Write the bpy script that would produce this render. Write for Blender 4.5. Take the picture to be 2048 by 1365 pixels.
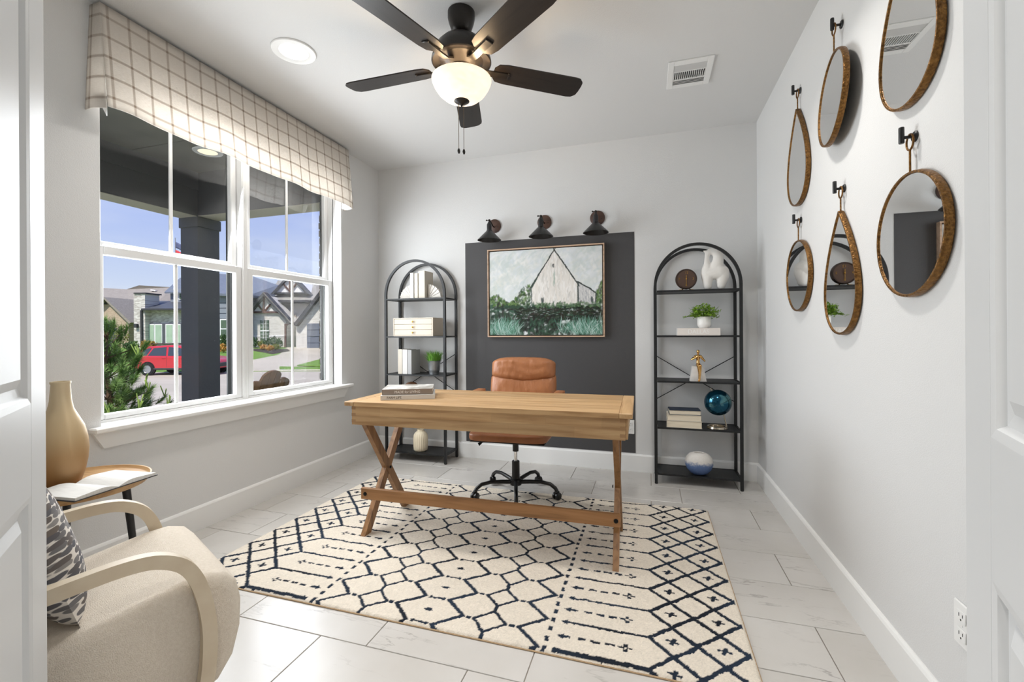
import bpy, bmesh, math, random
import numpy as np
from mathutils import Matrix, Vector
random.seed(7)
PI = math.pi
for o in list(bpy.data.objects):
    bpy.data.objects.remove(o, do_unlink=True)
SC = bpy.context.scene
COL = SC.collection

# ------------------------------------------------------------------ camera
H = 1.155                       # lens height above the floor
YAW, ROLL, FPX, CXP, CYP = 0.29943, -0.0059553, 893.39, 1024.0, 663.26   # 2048 x 1365 image
fw = Vector((-math.sin(YAW), math.cos(YAW), 0))
r0 = Vector((math.cos(YAW), math.sin(YAW), 0)); u0 = Vector((0, 0, 1))
rt = r0 * math.cos(ROLL) + u0 * math.sin(ROLL)
up = u0 * math.cos(ROLL) - r0 * math.sin(ROLL)
cam_d = bpy.data.cameras.new('camera')
cam = bpy.data.objects.new('camera', cam_d); COL.objects.link(cam)
M3 = Matrix((rt, up, -fw)).transposed()
cam.matrix_world = Matrix.Translation((0, 0, H)) @ M3.to_4x4()
cam_d.sensor_width = 36.0; cam_d.sensor_fit = 'HORIZONTAL'
cam_d.lens = 36.0 * FPX / 2048.0
cam_d.shift_y = -(682.5 - CYP) / 2048.0
cam_d.clip_start = 0.02; cam_d.clip_end = 400
SC.camera = cam

def ray(px, py):
    return rt * ((px - CXP) / FPX) - up * ((py - CYP) / FPX) + fw
def O(a, d, z):                 # point outdoors: a along the street, d away from the lens
    return Vector((r0.x * a + fw.x * d, r0.y * a + fw.y * d, z))
def AZ(px, py, d):              # photo pixel at distance d -> (a, z)
    v = ray(px, py) * d
    return (v.dot(r0), v.z + H)

# ------------------------------------------------------------------ view, world, sun, large lights
vs = SC.view_settings
vs.view_transform = 'Standard'; vs.look = 'None'; vs.gamma = 1.0; vs.use_curve_mapping = False
vs.exposure = 0.14
SUN_STRENGTH = 4.4
SKY_STRENGTH = 0.90
WINDOW_W = 74.0
CAN_W = 8.6
HALL_FILL_W = 9.5

world = bpy.data.worlds.new('sky'); SC.world = world; world.use_nodes = True
wn = world.node_tree; wn.nodes.clear()
def N(t, typ, **kw):
    n = t.nodes.new(typ)
    for k, v in kw.items(): setattr(n, k, v)
    return n
def ramp(t, stops, interp='LINEAR'):
    n = N(t, 'ShaderNodeValToRGB'); cr = n.color_ramp; cr.interpolation = interp
    while len(cr.elements) < len(stops): cr.elements.new(0.5)
    for e, (p, c) in zip(cr.elements, stops):
        e.position = p; e.color = (*c[:3], 1)
    return n
tc = N(wn, 'ShaderNodeTexCoord'); sp = N(wn, 'ShaderNodeSeparateXYZ')
wn.links.new(tc.outputs['Generated'], sp.inputs[0])
rp = ramp(wn, [(0.0, (.82, .87, .93)), (0.10, (.60, .70, .92)), (0.27, (.36, .48, .92)), (0.6, (.22, .36, .92)), (1, (.16, .29, .84))])
wn.links.new(sp.outputs['Z'], rp.inputs[0])
mp = N(wn, 'ShaderNodeMapping'); mp.inputs['Scale'].default_value = (1.6, 1.6, 7.0)
wn.links.new(tc.outputs['Generated'], mp.inputs[0])
cn = N(wn, 'ShaderNodeTexNoise'); cn.inputs['Scale'].default_value = 2.2; cn.inputs['Detail'].default_value = 5
wn.links.new(mp.outputs[0], cn.inputs[0])
cr2 = ramp(wn, [(0.46, (0, 0, 0)), (0.74, (.28, .28, .28))]); wn.links.new(cn.outputs['Fac'], cr2.inputs[0])
mx = N(wn, 'ShaderNodeMix', data_type='RGBA'); mx.inputs[7].default_value = (.9, .93, .97, 1)
wn.links.new(cr2.outputs[0], mx.inputs[0]); wn.links.new(rp.outputs[0], mx.inputs[6])
bg = N(wn, 'ShaderNodeBackground'); bg.inputs['Strength'].default_value = SKY_STRENGTH
wn.links.new(mx.outputs[2], bg.inputs[0])
wo = N(wn, 'ShaderNodeOutputWorld'); wn.links.new(bg.outputs[0], wo.inputs[0])

sd = bpy.data.lights.new('sun', 'SUN'); sd.energy = SUN_STRENGTH; sd.angle = math.radians(3); sd.color = (1, .95, .87)
sun = bpy.data.objects.new('sun', sd); COL.objects.link(sun)
sdir = Vector((-.06, .75, -1.0)).normalized()      # from behind the house, along the porch, on to the fronts across the street
sun.rotation_euler = sdir.to_track_quat('-Z', 'Y').to_euler()

def area_light(name, loc, direction, sx, sy, power, color, shape='RECTANGLE', spread=PI):
    d = bpy.data.lights.new(name, 'AREA'); d.shape = shape; d.size = sx
    if shape in ('RECTANGLE', 'ELLIPSE'): d.size_y = sy
    d.energy = power; d.color = color; d.spread = spread
    o = bpy.data.objects.new(name, d); COL.objects.link(o); o.location = loc
    o.rotation_euler = Vector(direction).to_track_quat('-Z', 'Y').to_euler()
    return o
# area lamp added at the panes, boosts the daylight beyond what the sky gives
area_light('window_daylight_boost', (-2.722, 2.37, 1.57), (1, 0, -.16), 1.62, 1.66, WINDOW_W, (.92, .96, 1.0))

# ------------------------------------------------------------------ materials
def C(r, g, b):
    f = lambda x: (x / 255 / 12.92) if x / 255 <= .04045 else ((x / 255 + .055) / 1.055) ** 2.4
    return (f(r), f(g), f(b))
MATS = {}
def pm(name, col, rough=.5, metal=0., var=None, bump=None, spec=None, coat=0., sheen=0., emit=None, stretch=None, trans=0.):
    """principled material; var=(scale, colour2, amount); bump=(scale, strength)"""
    if name in MATS: return MATS[name]
    m = bpy.data.materials.new(name); m.use_nodes = True; t = m.node_tree
    b = t.nodes['Principled BSDF']
    b.inputs['Base Color'].default_value = (*col, 1); b.inputs['Roughness'].default_value = rough
    b.inputs['Metallic'].default_value = metal
    if spec is not None: b.inputs['Specular IOR Level'].default_value = spec
    if coat: b.inputs['Coat Weight'].default_value = coat
    if sheen: b.inputs['Sheen Weight'].default_value = sheen
    if emit: b.inputs['Emission Color'].default_value = (*emit[0], 1); b.inputs['Emission Strength'].default_value = emit[1]
    if trans: b.inputs['Subsurface Weight'].default_value = 0
    src = None
    if var or bump:
        c = N(t, 'ShaderNodeTexCoord'); src = c.outputs['Object']
        if stretch:
            mp = N(t, 'ShaderNodeMapping'); mp.inputs['Scale'].default_value = stretch
            t.links.new(src, mp.inputs[0]); src = mp.outputs[0]
    if var:
        n = N(t, 'ShaderNodeTexNoise'); n.inputs['Scale'].default_value = var[0]; n.inputs['Detail'].default_value = 6
        t.links.new(src, n.inputs[0])
        r = ramp(t, [(.5 - var[2] / 2, col), (.5 + var[2] / 2, var[1])]); t.links.new(n.outputs['Fac'], r.inputs[0])
        t.links.new(r.outputs[0], b.inputs['Base Color'])
    if bump:
        n2 = N(t, 'ShaderNodeTexNoise'); n2.inputs['Scale'].default_value = bump[0]; n2.inputs['Detail'].default_value = 3
        t.links.new(src, n2.inputs[0])
        bp = N(t, 'ShaderNodeBump'); bp.inputs['Strength'].default_value = bump[1]; bp.inputs['Distance'].default_value = .01
        t.links.new(n2.outputs['Fac'], bp.inputs['Height']); t.links.new(bp.outputs[0], b.inputs['Normal'])
    MATS[name] = m
    return m
def wood(name, c1, c2, axis='x', rough=.45, scale=1., c3=None):
    """grain running along the given object axis"""
    if name in MATS: return MATS[name]
    m = bpy.data.materials.new(name); m.use_nodes = True; t = m.node_tree; b = t.nodes['Principled BSDF']
    b.inputs['Roughness'].default_value = rough
    c = N(t, 'ShaderNodeTexCoord'); oi = N(t, 'ShaderNodeObjectInfo')
    ad = N(t, 'ShaderNodeVectorMath', operation='ADD'); ml = N(t, 'ShaderNodeVectorMath', operation='SCALE'); ml.inputs['Scale'].default_value = 7
    t.links.new(oi.outputs['Location'], ml.inputs[0]); t.links.new(c.outputs['Object'], ad.inputs[0]); t.links.new(ml.outputs[0], ad.inputs[1])
    mp = N(t, 'ShaderNodeMapping'); s = {'x': (1.4, 22, 22), 'y': (22, 1.4, 22), 'z': (22, 22, 1.4)}[axis]
    mp.inputs['Scale'].default_value = tuple(v * scale for v in s); t.links.new(ad.outputs[0], mp.inputs[0])
    n = N(t, 'ShaderNodeTexNoise'); n.inputs['Scale'].default_value = 1.6; n.inputs['Detail'].default_value = 8; n.inputs['Distortion'].default_value = .6
    t.links.new(mp.outputs[0], n.inputs[0])
    r = ramp(t, [(.30, c2), (.52, c1), (.75, c3 or c1)]); t.links.new(n.outputs['Fac'], r.inputs[0])
    hs_ = N(t, 'ShaderNodeHueSaturation'); mr = N(t, 'ShaderNodeMapRange'); mr.inputs['To Min'].default_value = .84; mr.inputs['To Max'].default_value = 1.10      # every board its own tone
    t.links.new(oi.outputs['Random'], mr.inputs[0]); t.links.new(mr.outputs[0], hs_.inputs['Value']); t.links.new(r.outputs[0], hs_.inputs['Color']); t.links.new(hs_.outputs[0], b.inputs['Base Color'])
    bp = N(t, 'ShaderNodeBump'); bp.inputs['Strength'].default_value = .12; bp.inputs['Distance'].default_value = .004
    t.links.new(n.outputs['Fac'], bp.inputs['Height']); t.links.new(bp.outputs[0], b.inputs['Normal'])
    MATS[name] = m
    return m
def vcol_mat(name, rough=.9, attr='Col', bump=None, sheen=0.):
    if name in MATS: return MATS[name]
    m = bpy.data.materials.new(name); m.use_nodes = True; t = m.node_tree; b = t.nodes['Principled BSDF']
    b.inputs['Roughness'].default_value = rough; b.inputs['Specular IOR Level'].default_value = .2
    if sheen: b.inputs['Sheen Weight'].default_value = sheen
    a = N(t, 'ShaderNodeAttribute'); a.attribute_name = attr; t.links.new(a.outputs['Color'], b.inputs['Base Color'])
    if bump:
        c = N(t, 'ShaderNodeTexCoord'); n2 = N(t, 'ShaderNodeTexNoise'); n2.inputs['Scale'].default_value = bump[0]; n2.inputs['Detail'].default_value = 2
        t.links.new(c.outputs['Object'], n2.inputs[0])
        bp = N(t, 'ShaderNodeBump'); bp.inputs['Strength'].default_value = bump[1]; bp.inputs['Distance'].default_value = .01
        t.links.new(n2.outputs['Fac'], bp.inputs['Height']); t.links.new(bp.outputs[0], b.inputs['Normal'])
    MATS[name] = m
    return m
def glass_mat(name, tint=(1, 1, 1), refl=.6, rough=0.0):
    m = bpy.data.materials.new(name); m.use_nodes = True; t = m.node_tree; t.nodes.clear()
    o = N(t, 'ShaderNodeOutputMaterial'); tr = N(t, 'ShaderNodeBsdfTransparent'); tr.inputs[0].default_value = (*tint, 1)
    g = N(t, 'ShaderNodeBsdfGlossy'); g.inputs['Roughness'].default_value = rough
    fr = N(t, 'ShaderNodeFresnel'); fr.inputs[0].default_value = 1.45
    mu = N(t, 'ShaderNodeMath', operation='MULTIPLY'); mu.inputs[1].default_value = refl; t.links.new(fr.outputs[0], mu.inputs[0])
    mx = N(t, 'ShaderNodeMixShader'); t.links.new(mu.outputs[0], mx.inputs[0]); t.links.new(tr.outputs[0], mx.inputs[1]); t.links.new(g.outputs[0], mx.inputs[2])
    t.links.new(mx.outputs[0], o.inputs[0]); MATS[name] = m
    return m

m_wall = pm('wall_paint', C(220, 220, 219), .62, bump=(230, .16))
m_ceil = pm('ceiling_paint', C(220, 220, 219), .75, bump=(200, .12))
m_trim = pm('trim_white', C(236, 236, 234), .35)
m_door = pm('door_white', C(214, 215, 215), .42)
m_vinyl = pm('window_vinyl', C(222, 222, 221), .4)
m_dark = pm('charcoal_paint', C(68, 67, 68), .6, bump=(230, .16))
m_black = pm('black_metal', C(26, 27, 29), .42)
m_shelfblack = pm('black_shelf_steel', C(17, 19, 21), .48)
m_bronze = pm('dark_bronze', C(44, 39, 35), .38, .55)
m_grout = pm('grout', C(176, 165, 152), .9)
m_pane = glass_mat('window_glass', (.995, .998, .998), .10)
m_mirror = pm('mirror_glass', (.93, .94, .94), .015, 1.0)
m_white_emit = None

# marble tile: sparse thin veins that differ tile by tile
def marble():
    m = bpy.data.materials.new('marble_tile'); m.use_nodes = True; t = m.node_tree; b = t.nodes['Principled BSDF']
    b.inputs['Roughness'].default_value = .24
    c = N(t, 'ShaderNodeTexCoord'); oi = N(t, 'ShaderNodeObjectInfo'); ml = N(t, 'ShaderNodeVectorMath', operation='SCALE'); ml.inputs['Scale'].default_value = 5.3
    ad = N(t, 'ShaderNodeVectorMath', operation='ADD'); t.links.new(oi.outputs['Location'], ml.inputs[0]); t.links.new(c.outputs['Object'], ad.inputs[0]); t.links.new(ml.outputs[0], ad.inputs[1])
    def vein(rot, scale, width, lo, hi):
        mp = N(t, 'ShaderNodeMapping'); mp.inputs['Scale'].default_value = (.45 * scale, 2.3 * scale, 1); mp.inputs['Rotation'].default_value = (0, 0, rot); t.links.new(ad.outputs[0], mp.inputs[0])
        n1 = N(t, 'ShaderNodeTexNoise'); n1.inputs['Scale'].default_value = 1.5; n1.inputs['Detail'].default_value = 8; n1.inputs['Roughness'].default_value = .62; n1.inputs['Distortion'].default_value = .25
        t.links.new(mp.outputs[0], n1.inputs[0])
        r1 = ramp(t, [(.5 - width, (0, 0, 0)), (.5, (1, 1, 1)), (.5 + width, (0, 0, 0))]); t.links.new(n1.outputs['Fac'], r1.inputs[0])
        n2 = N(t, 'ShaderNodeTexNoise'); n2.inputs['Scale'].default_value = 2.4 * scale; n2.inputs['Detail'].default_value = 3; t.links.new(ad.outputs[0], n2.inputs[0])
        r2 = ramp(t, [(lo, (0, 0, 0)), (hi, (1, 1, 1))]); t.links.new(n2.outputs['Fac'], r2.inputs[0])
        mu = N(t, 'ShaderNodeMath', operation='MULTIPLY'); t.links.new(r1.outputs[0], mu.inputs[0]); t.links.new(r2.outputs[0], mu.inputs[1]); return mu.outputs[0]
    v1 = vein(.28, 1.0, .010, .46, .66); v2 = vein(-.75, 1.5, .007, .50, .68)
    sm = N(t, 'ShaderNodeMath', operation='MAXIMUM'); t.links.new(v1, sm.inputs[0]); t.links.new(v2, sm.inputs[1])
    mu2 = N(t, 'ShaderNodeMath', operation='MULTIPLY'); mu2.inputs[1].default_value = .62; t.links.new(sm.outputs[0], mu2.inputs[0])
    nb = N(t, 'ShaderNodeTexNoise'); nb.inputs['Scale'].default_value = 2.2; nb.inputs['Detail'].default_value = 5; t.links.new(ad.outputs[0], nb.inputs[0])
    base = ramp(t, [(.3, C(204, 201, 197)), (.7, C(191, 187, 181))]); t.links.new(nb.outputs['Fac'], base.inputs[0])
    x = N(t, 'ShaderNodeMix', data_type='RGBA'); x.inputs[7].default_value = (*C(134, 128, 124), 1)
    t.links.new(mu2.outputs[0], x.inputs[0]); t.links.new(base.outputs[0], x.inputs[6]); t.links.new(x.outputs[2], b.inputs['Base Color'])
    return m
m_tile = marble()

# ------------------------------------------------------------------ mesh helpers
class MB:
    def __init__(s): s.v = []; s.f = []; s.uv = None
    def add(s, vs, fs, M=None):
        b = len(s.v)
        s.v += [tuple(M @ Vector(v)) if M is not None else tuple(v) for v in vs]
        s.f += [tuple(i + b for i in f) for f in fs]
        return s
    def box(s, c, size, bev=0., M=None):
        hx, hy, hz = (d / 2 for d in size)
        if bev <= 0:
            vs = [(c[0] + i * hx, c[1] + j * hy, c[2] + k * hz) for i in (-1, 1) for j in (-1, 1) for k in (-1, 1)]
            return s.add(vs, [(0, 1, 3, 2), (4, 6, 7, 5), (0, 4, 5, 1), (2, 3, 7, 6), (0, 2, 6, 4), (1, 5, 7, 3)], M)
        e = min(bev, hx * .98, hy * .98, hz * .98); vs = []; ix = {}
        for i in (-1, 1):
            for j in (-1, 1):
                for k in (-1, 1):
                    for ax in range(3):
                        p = [i * (hx - e), j * (hy - e), k * (hz - e)]
                        p[ax] = (i, j, k)[ax] * (hx, hy, hz)[ax]
                        ix[(i, j, k, ax)] = len(vs); vs.append((c[0] + p[0], c[1] + p[1], c[2] + p[2]))
        fs = []
        for ax in range(3):
            o = [a for a in range(3) if a != ax]
            for sg in (-1, 1):
                q = []
                for (p, r) in ((-1, -1), (1, -1), (1, 1), (-1, 1)):
                    k = [0, 0, 0]; k[ax] = sg; k[o[0]] = p; k[o[1]] = r; q.append(ix[(*k, ax)])
                fs.append(tuple(q))
            for p in (-1, 1):
                for r in (-1, 1):
                    k0 = [0, 0, 0]; k1 = [0, 0, 0]; k0[ax] = -1; k1[ax] = 1
                    k0[o[0]] = k1[o[0]] = p; k0[o[1]] = k1[o[1]] = r
                    fs.append((ix[(*k0, o[0])], ix[(*k1, o[0])], ix[(*k1, o[1])], ix[(*k0, o[1])]))
        for i in (-1, 1):
            for j in (-1, 1):
                for k in (-1, 1): fs.append(tuple(ix[(i, j, k, a)] for a in range(3)))
        return s.add(vs, fs, M)
    def bx(s, x0, x1, y0, y1, z0, z1, bev=0., M=None):
        return s.box(((x0 + x1) / 2, (y0 + y1) / 2, (z0 + z1) / 2), (abs(x1 - x0), abs(y1 - y0), abs(z1 - z0)), bev, M)
    def prism(s, poly, h0, h1, plane='xz', M=None):
        """polygon in a plane, extruded along the third axis from h0 to h1"""
        n = len(poly)
        def P(a, b, h): return {'xz': (a, h, b), 'yz': (h, a, b), 'xy': (a, b, h)}[plane]
        vs = [P(a, b, h0) for a, b in poly] + [P(a, b, h1) for a, b in poly]
        fs = [tuple(range(n)), tuple(range(2 * n - 1, n - 1, -1))] + [(i, (i + 1) % n, n + (i + 1) % n, n + i) for i in range(n)]
        return s.add(vs, fs, M)
    def lathe(s, prof, n=28, c=(0, 0, 0), M=None, sx=1., sy=1.):
        vs = []; fs = []
        for r, z in prof:
            for i in range(n):
                a = 2 * PI * i / n; vs.append((c[0] + r * math.cos(a) * sx, c[1] + r * math.sin(a) * sy, c[2] + z))
        for k in range(len(prof) - 1):
            for i in range(n):
                j = (i + 1) % n; fs.append((k * n + i, k * n + j, (k + 1) * n + j, (k + 1) * n + i))
        if prof[0][0] > 1e-5: fs.append(tuple(range(n - 1, -1, -1)))
        if prof[-1][0] > 1e-5: fs.append(tuple((len(prof) - 1) * n + i for i in range(n)))
        return s.add(vs, fs, M)
    def tube(s, pts, r, n=8, closed=False, rect=None, upv=(0, 0, 1), M=None, cap=True):
        """sweep a circle (or rect=(w,h)) along a path; r a number or a list"""
        P = [Vector(p) for p in pts]; m = len(P); rs = r if isinstance(r, (list, tuple)) else [r] * m
        U = Vector(upv); vs = []; fs = []; k = 4 if rect else n
        prevu = None
        for i in range(m):
            if closed: t = P[(i + 1) % m] - P[i - 1]
            else: t = P[min(i + 1, m - 1)] - P[max(i - 1, 0)]
            t.normalize()
            if rect: u = U - t * U.dot(t)
            else:
                u = (prevu - t * prevu.dot(t)) if prevu is not None else (U - t * U.dot(t))
            if u.length < 1e-4: u = Vector((1, 0, 0)) - t * t.x
            if u.length < 1e-4: u = Vector((0, 1, 0)) - t * t.y
            u.normalize(); prevu = u.copy(); w = t.cross(u)
            if rect:
                for (a, b) in ((-1, -1), (1, -1), (1, 1), (-1, 1)): vs.append(P[i] + w * (a * rect[0] / 2) + u * (b * rect[1] / 2))
            else:
                for q in range(n):
                    an = 2 * PI * q / n; vs.append(P[i] + (w * math.cos(an) + u * math.sin(an)) * rs[i])
        for i in range(m if closed else m - 1):
            for q in range(k):
                a = i * k + q; b = i * k + (q + 1) % k; j = (i + 1) % m
                fs.append((a, b, j * k + (q + 1) % k, j * k + q))
        if cap and not closed: fs.append(tuple(range(k - 1, -1, -1))); fs.append(tuple((m - 1) * k + q for q in range(k)))
        return s.add(vs, fs, M)
    def ball(s, c, r, nu=20, nv=12, sc=(1, 1, 1), M=None):
        prof = [(r * math.sin(PI * k / nv) if 0 < k < nv else 1e-6, -r * math.cos(PI * k / nv)) for k in range(nv + 1)]
        vs = []; fs = []
        for rr, z in prof:
            for i in range(nu): a = 2 * PI * i / nu; vs.append((c[0] + rr * math.cos(a) * sc[0], c[1] + rr * math.sin(a) * sc[1], c[2] + z * sc[2]))
        for k in range(nv):
            for i in range(nu): j = (i + 1) % nu; fs.append((k * nu + i, k * nu + j, (k + 1) * nu + j, (k + 1) * nu + i))
        return s.add(vs, fs, M)
    def mesh(s, name, smooth=True, ang=38):
        me = bpy.data.meshes.new(name); me.from_pydata(s.v, [], s.f)
        bm = bmesh.new(); bm.from_mesh(me); bmesh.ops.remove_doubles(bm, verts=bm.verts, dist=1e-6)
        bmesh.ops.recalc_face_normals(bm, faces=bm.faces); bm.to_mesh(me); bm.free()
        if smooth:
            me.polygons.foreach_set('use_smooth', [True] * len(me.polygons)); me.set_sharp_from_angle(angle=math.radians(ang))
        me.update(); return me
    def build(s, name, mat, parent=None, smooth=True, ang=38, loc=None, rot=None):
        o = bpy.data.objects.new(name, s.mesh(name, smooth, ang)); COL.objects.link(o)
        if mat: o.data.materials.append(mat)
        if parent: o.parent = parent
        if loc: o.location = loc
        if rot: o.rotation_euler = rot
        return o
def tag(o, label=None, cat=None, group=None, kind=None):
    if label: o['label'] = label
    if cat: o['category'] = cat
    if group: o['group'] = group
    if kind: o['kind'] = kind
    return o
def thing(name, label, cat, loc=(0, 0, 0), rz=0., group=None):
    o = bpy.data.objects.new(name, None); COL.objects.link(o); o.empty_display_size = .05
    o.location = loc; o.rotation_euler = (0, 0, rz)
    return tag(o, label, cat, group)
def struct(name, mb, mat, label=None, cat=None, parent=None, smooth=False):
    o = mb.build(name, mat, parent, smooth)
    o['kind'] = 'structure'
    return tag(o, label, cat)
def sub(o, lv=2, crease=None):
    md = o.modifiers.new('sub', 'SUBSURF'); md.levels = lv; md.render_levels = lv
    return o
def bev(o, w, seg=3, ang=35):
    md = o.modifiers.new('bevel', 'BEVEL'); md.width = w; md.segments = seg; md.limit_method = 'ANGLE'; md.angle_limit = math.radians(ang)
    return o
def copy_piece(src, parent, loc=None, rot=None):
    c = src.copy(); COL.objects.link(c); c.parent = parent
    if loc is not None: c.location = loc
    if rot is not None: c.rotation_euler = rot
    return c
def text_part(name, body, size, mat, parent, M, extrude=.0006, bold=0.):
    cu = bpy.data.curves.new(name, 'FONT'); cu.body = body; cu.size = size; cu.extrude = extrude; cu.offset = bold
    cu.align_x = 'CENTER'; cu.align_y = 'CENTER'
    t = bpy.data.objects.new(name, cu); COL.objects.link(t)
    bpy.context.view_layer.update()
    me = bpy.data.meshes.new_from_object(t.evaluated_get(bpy.context.evaluated_depsgraph_get()))
    bpy.data.objects.remove(t, do_unlink=True)
    o = bpy.data.objects.new(name, me); COL.objects.link(o); me.materials.clear(); me.materials.append(mat)
    o.parent = parent; o.matrix_local = M
    return o
def grid_colour_mesh(name, X, Y, Z, colours):
    """grid of points with one colour each (numpy arrays h x w)"""
    h, w = X.shape; me = bpy.data.meshes.new(name)
    co = np.stack([X, Y, Z], -1).reshape(-1, 3).astype(np.float32)
    i = np.arange((h - 1) * (w - 1)); r = i // (w - 1); c = i % (w - 1); a = r * w + c
    q = np.stack([a, a + 1, a + w + 1, a + w], -1).astype(np.int32)
    me.vertices.add(h * w); me.vertices.foreach_set('co', co.ravel())
    me.loops.add(q.size); me.loops.foreach_set('vertex_index', q.ravel())
    me.polygons.add(len(q)); me.polygons.foreach_set('loop_start', np.arange(0, q.size, 4, dtype=np.int32))
    me.update(calc_edges=True)
    at = me.color_attributes.new('Col', 'FLOAT_COLOR', 'POINT')
    cc = np.concatenate([colours.reshape(-1, 3), np.ones((h * w, 1))], 1).astype(np.float32)
    at.data.foreach_set('color', cc.ravel())
    me.polygons.foreach_set('use_smooth', [True] * len(me.polygons)); me.update(); me.validate()
    return me
RX90 = Matrix.Rotation(PI / 2, 4, 'X'); T = Matrix.Translation
def RZ(a): return Matrix.Rotation(a, 4, 'Z')
def RY(a): return Matrix.Rotation(a, 4, 'Y')
def RX(a): return Matrix.Rotation(a, 4, 'X')

# ================================================================== ROOM
XL, XR, YB, YF, ZC = -2.545, 0.787, 3.81, 0.28, 2.743
HX0, HX1, HY0 = -2.2, 1.7, -2.6          # hall behind the lens
DX0, DX1, DH = -0.805, 0.290, 2.46       # double doorway
WY0, WY1, WZ0, WZ1 = 1.481, 3.253, .68, 2.45

floor = struct('floor', MB().bx(XL - .18, XR + .12, HY0, YB + .12, -.12, -.0065), m_grout, 'pale grout bed under large white marble-look floor tiles', 'floor')
# floor tiles: rows 0.2955 m deep, alternate rows shifted by a third
TL, TW, GAP = .603, .2955, .0035
tile_mesh = MB().box((0, 0, -.004), (TL - GAP, TW - GAP, .008), .0012).mesh('tile', False); tile_mesh.materials.append(m_tile)
cut_cache = {}
def put_tile(x0, x1, y0, y1):
    key = (round(x1 - x0, 3), round(y1 - y0, 3))
    if key == (round(TL, 3), round(TW, 3)): me = tile_mesh
    else:
        if key not in cut_cache:
            cut_cache[key] = MB().box((0, 0, -.004), (max(x1 - x0 - GAP, .004), max(y1 - y0 - GAP, .004), .008), .0012).mesh('tile', False)
            cut_cache[key].materials.append(m_tile)
        me = cut_cache[key]
    o = bpy.data.objects.new('tile', me); COL.objects.link(o); o.parent = floor; o.location = ((x0 + x1) / 2, (y0 + y1) / 2, 0)
for k in range(-6, 9):
    y0 = 1.41 + k * TW; y1 = y0 + TW
    y1 = min(y1, YB - .001); ph = .2 if k % 2 == 0 else .605
    if y0 >= YB - .03: continue
    xa, xb = (XL + .001, XR - .001)
    if y0 < YF: xa, xb = (HX0, XR - .001)
    if y0 < -.6: continue
    n0 = math.floor((xa - ph) / TL)
    x = ph + n0 * TL
    while x < xb:
        a, b = max(x, xa), min(x + TL, xb)
        if b - a > .02: put_tile(a, b, y0, y1)
        x += TL

struct('ceiling', MB().bx(XL - .18, XR + .12, YF - .12, YB + .12, ZC, ZC + .1), m_ceil, 'flat white textured ceiling of the study', 'ceiling')
wl = MB()                                                    # outside wall with the window opening
wl.bx(XL - .18, XL, YF - .12, WY0, -.0065, ZC); wl.bx(XL - .18, XL, WY1, YB + .12, -.0065, ZC)
wl.bx(XL - .18, XL, WY0, WY1, -.0065, WZ0); wl.bx(XL - .18, XL, WY0, WY1, WZ1, ZC)
wall_left = struct('wall_left', wl, m_wall, 'light grey wall holding the big twin window', 'wall')
wall_back = struct('wall_back', MB().bx(XL, XR, YB, YB + .12, -.0065, ZC), m_wall, 'light grey back wall with the charcoal painted rectangle', 'wall')
wall_right = struct('wall_right', MB().bx(XR, XR + .12, YF - .12, YB + .12, -.0065, ZC), m_wall, 'pale wall on which six gold mirrors hang', 'wall')
wf = MB(); wf.bx(XL, DX0, YF - .12, YF, -.0065, ZC); wf.bx(DX1, XR, YF - .12, YF, -.0065, ZC); wf.bx(DX0, DX1, YF - .12, YF, DH, ZC)
wall_front = struct('wall_front', wf, m_wall, 'light grey wall around the double doorway', 'wall')
pp = MB().bx(-1.622, -.118, YB - .002, YB, .147, 1.970).build('painted_panel', m_dark, wall_back, False); tag(pp, 'charcoal painted rectangle behind the barn painting')

# hall behind the doorway (closed, with fill lamps added in its ceiling)
hm = pm('hall_paint', C(214, 213, 210), .7)
struct('wall_hall_left', MB().bx(HX0 - .1, HX0, HY0, YF - .12, -.0065, ZC), hm, 'plain hall wall beside the left door', 'wall')
struct('wall_hall_right', MB().bx(XR + .12, XR + .22, HY0, YF - .12, -.0065, ZC), hm, 'plain hall wall beside the right door', 'wall')
struct('wall_hall_back', MB().bx(HX0 - .1, XR + .22, HY0 - .1, HY0, -.0065, ZC), hm, 'plain hall wall opposite the doorway', 'wall')
struct('ceiling_hall', MB().bx(HX0 - .1, XR + .22, HY0 - .1, YF - .12, ZC, ZC + .1), m_ceil, 'white hall ceiling before the doorway', 'ceiling')

BBH, BBT = .14, .016
def baseboard(name, p0, p1, nrm, label):
    p0, p1, nrm = Vector((*p0, 0)), Vector((*p1, 0)), Vector((*nrm, 0))
    pr = [(0, 0), (BBT, 0), (BBT, BBH - .012), (BBT - .005, BBH - .004), (.004, BBH), (0, BBH)]
    vs = [tuple(p + nrm * a + Vector((0, 0, b))) for p in (p0, p1) for a, b in pr]; n = len(pr)
    fs = [tuple(range(n)), tuple(range(2 * n - 1, n - 1, -1))] + [(i, (i + 1) % n, n + (i + 1) % n, n + i) for i in range(n)]
    struct(name, MB().add(vs, fs), m_trim, label, 'baseboard')
baseboard('baseboard_left', (XL, YF), (XL, YB), (1, 0), 'white baseboard along the window wall')
baseboard('baseboard_back', (XL, YB), (XR, YB), (0, -1), 'white baseboard behind the two shelves')
baseboard('baseboard_right', (XR, YF), (XR, YB), (-1, 0), 'white baseboard under the gold mirrors')
# casing round the doorway, hall side and room side
for n_, (ya, yb) in enumerate(((YF, YF + .014), (YF - .134, YF - .12)), 1):
    t = MB(); t.bx(DX0 - .085, DX0 - .003, ya, yb, 0, DH + .08, .003); t.bx(DX1 + .003, DX1 + .085, ya, yb, 0, DH + .08, .003); t.bx(DX0 - .003, DX1 + .003, ya, yb, DH, DH + .08, .003)
    struct('trim_%d' % n_, t, m_trim, 'white casing round the double doorway, %s side' % ('room' if n_ == 1 else 'hall'), 'trim')

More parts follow.
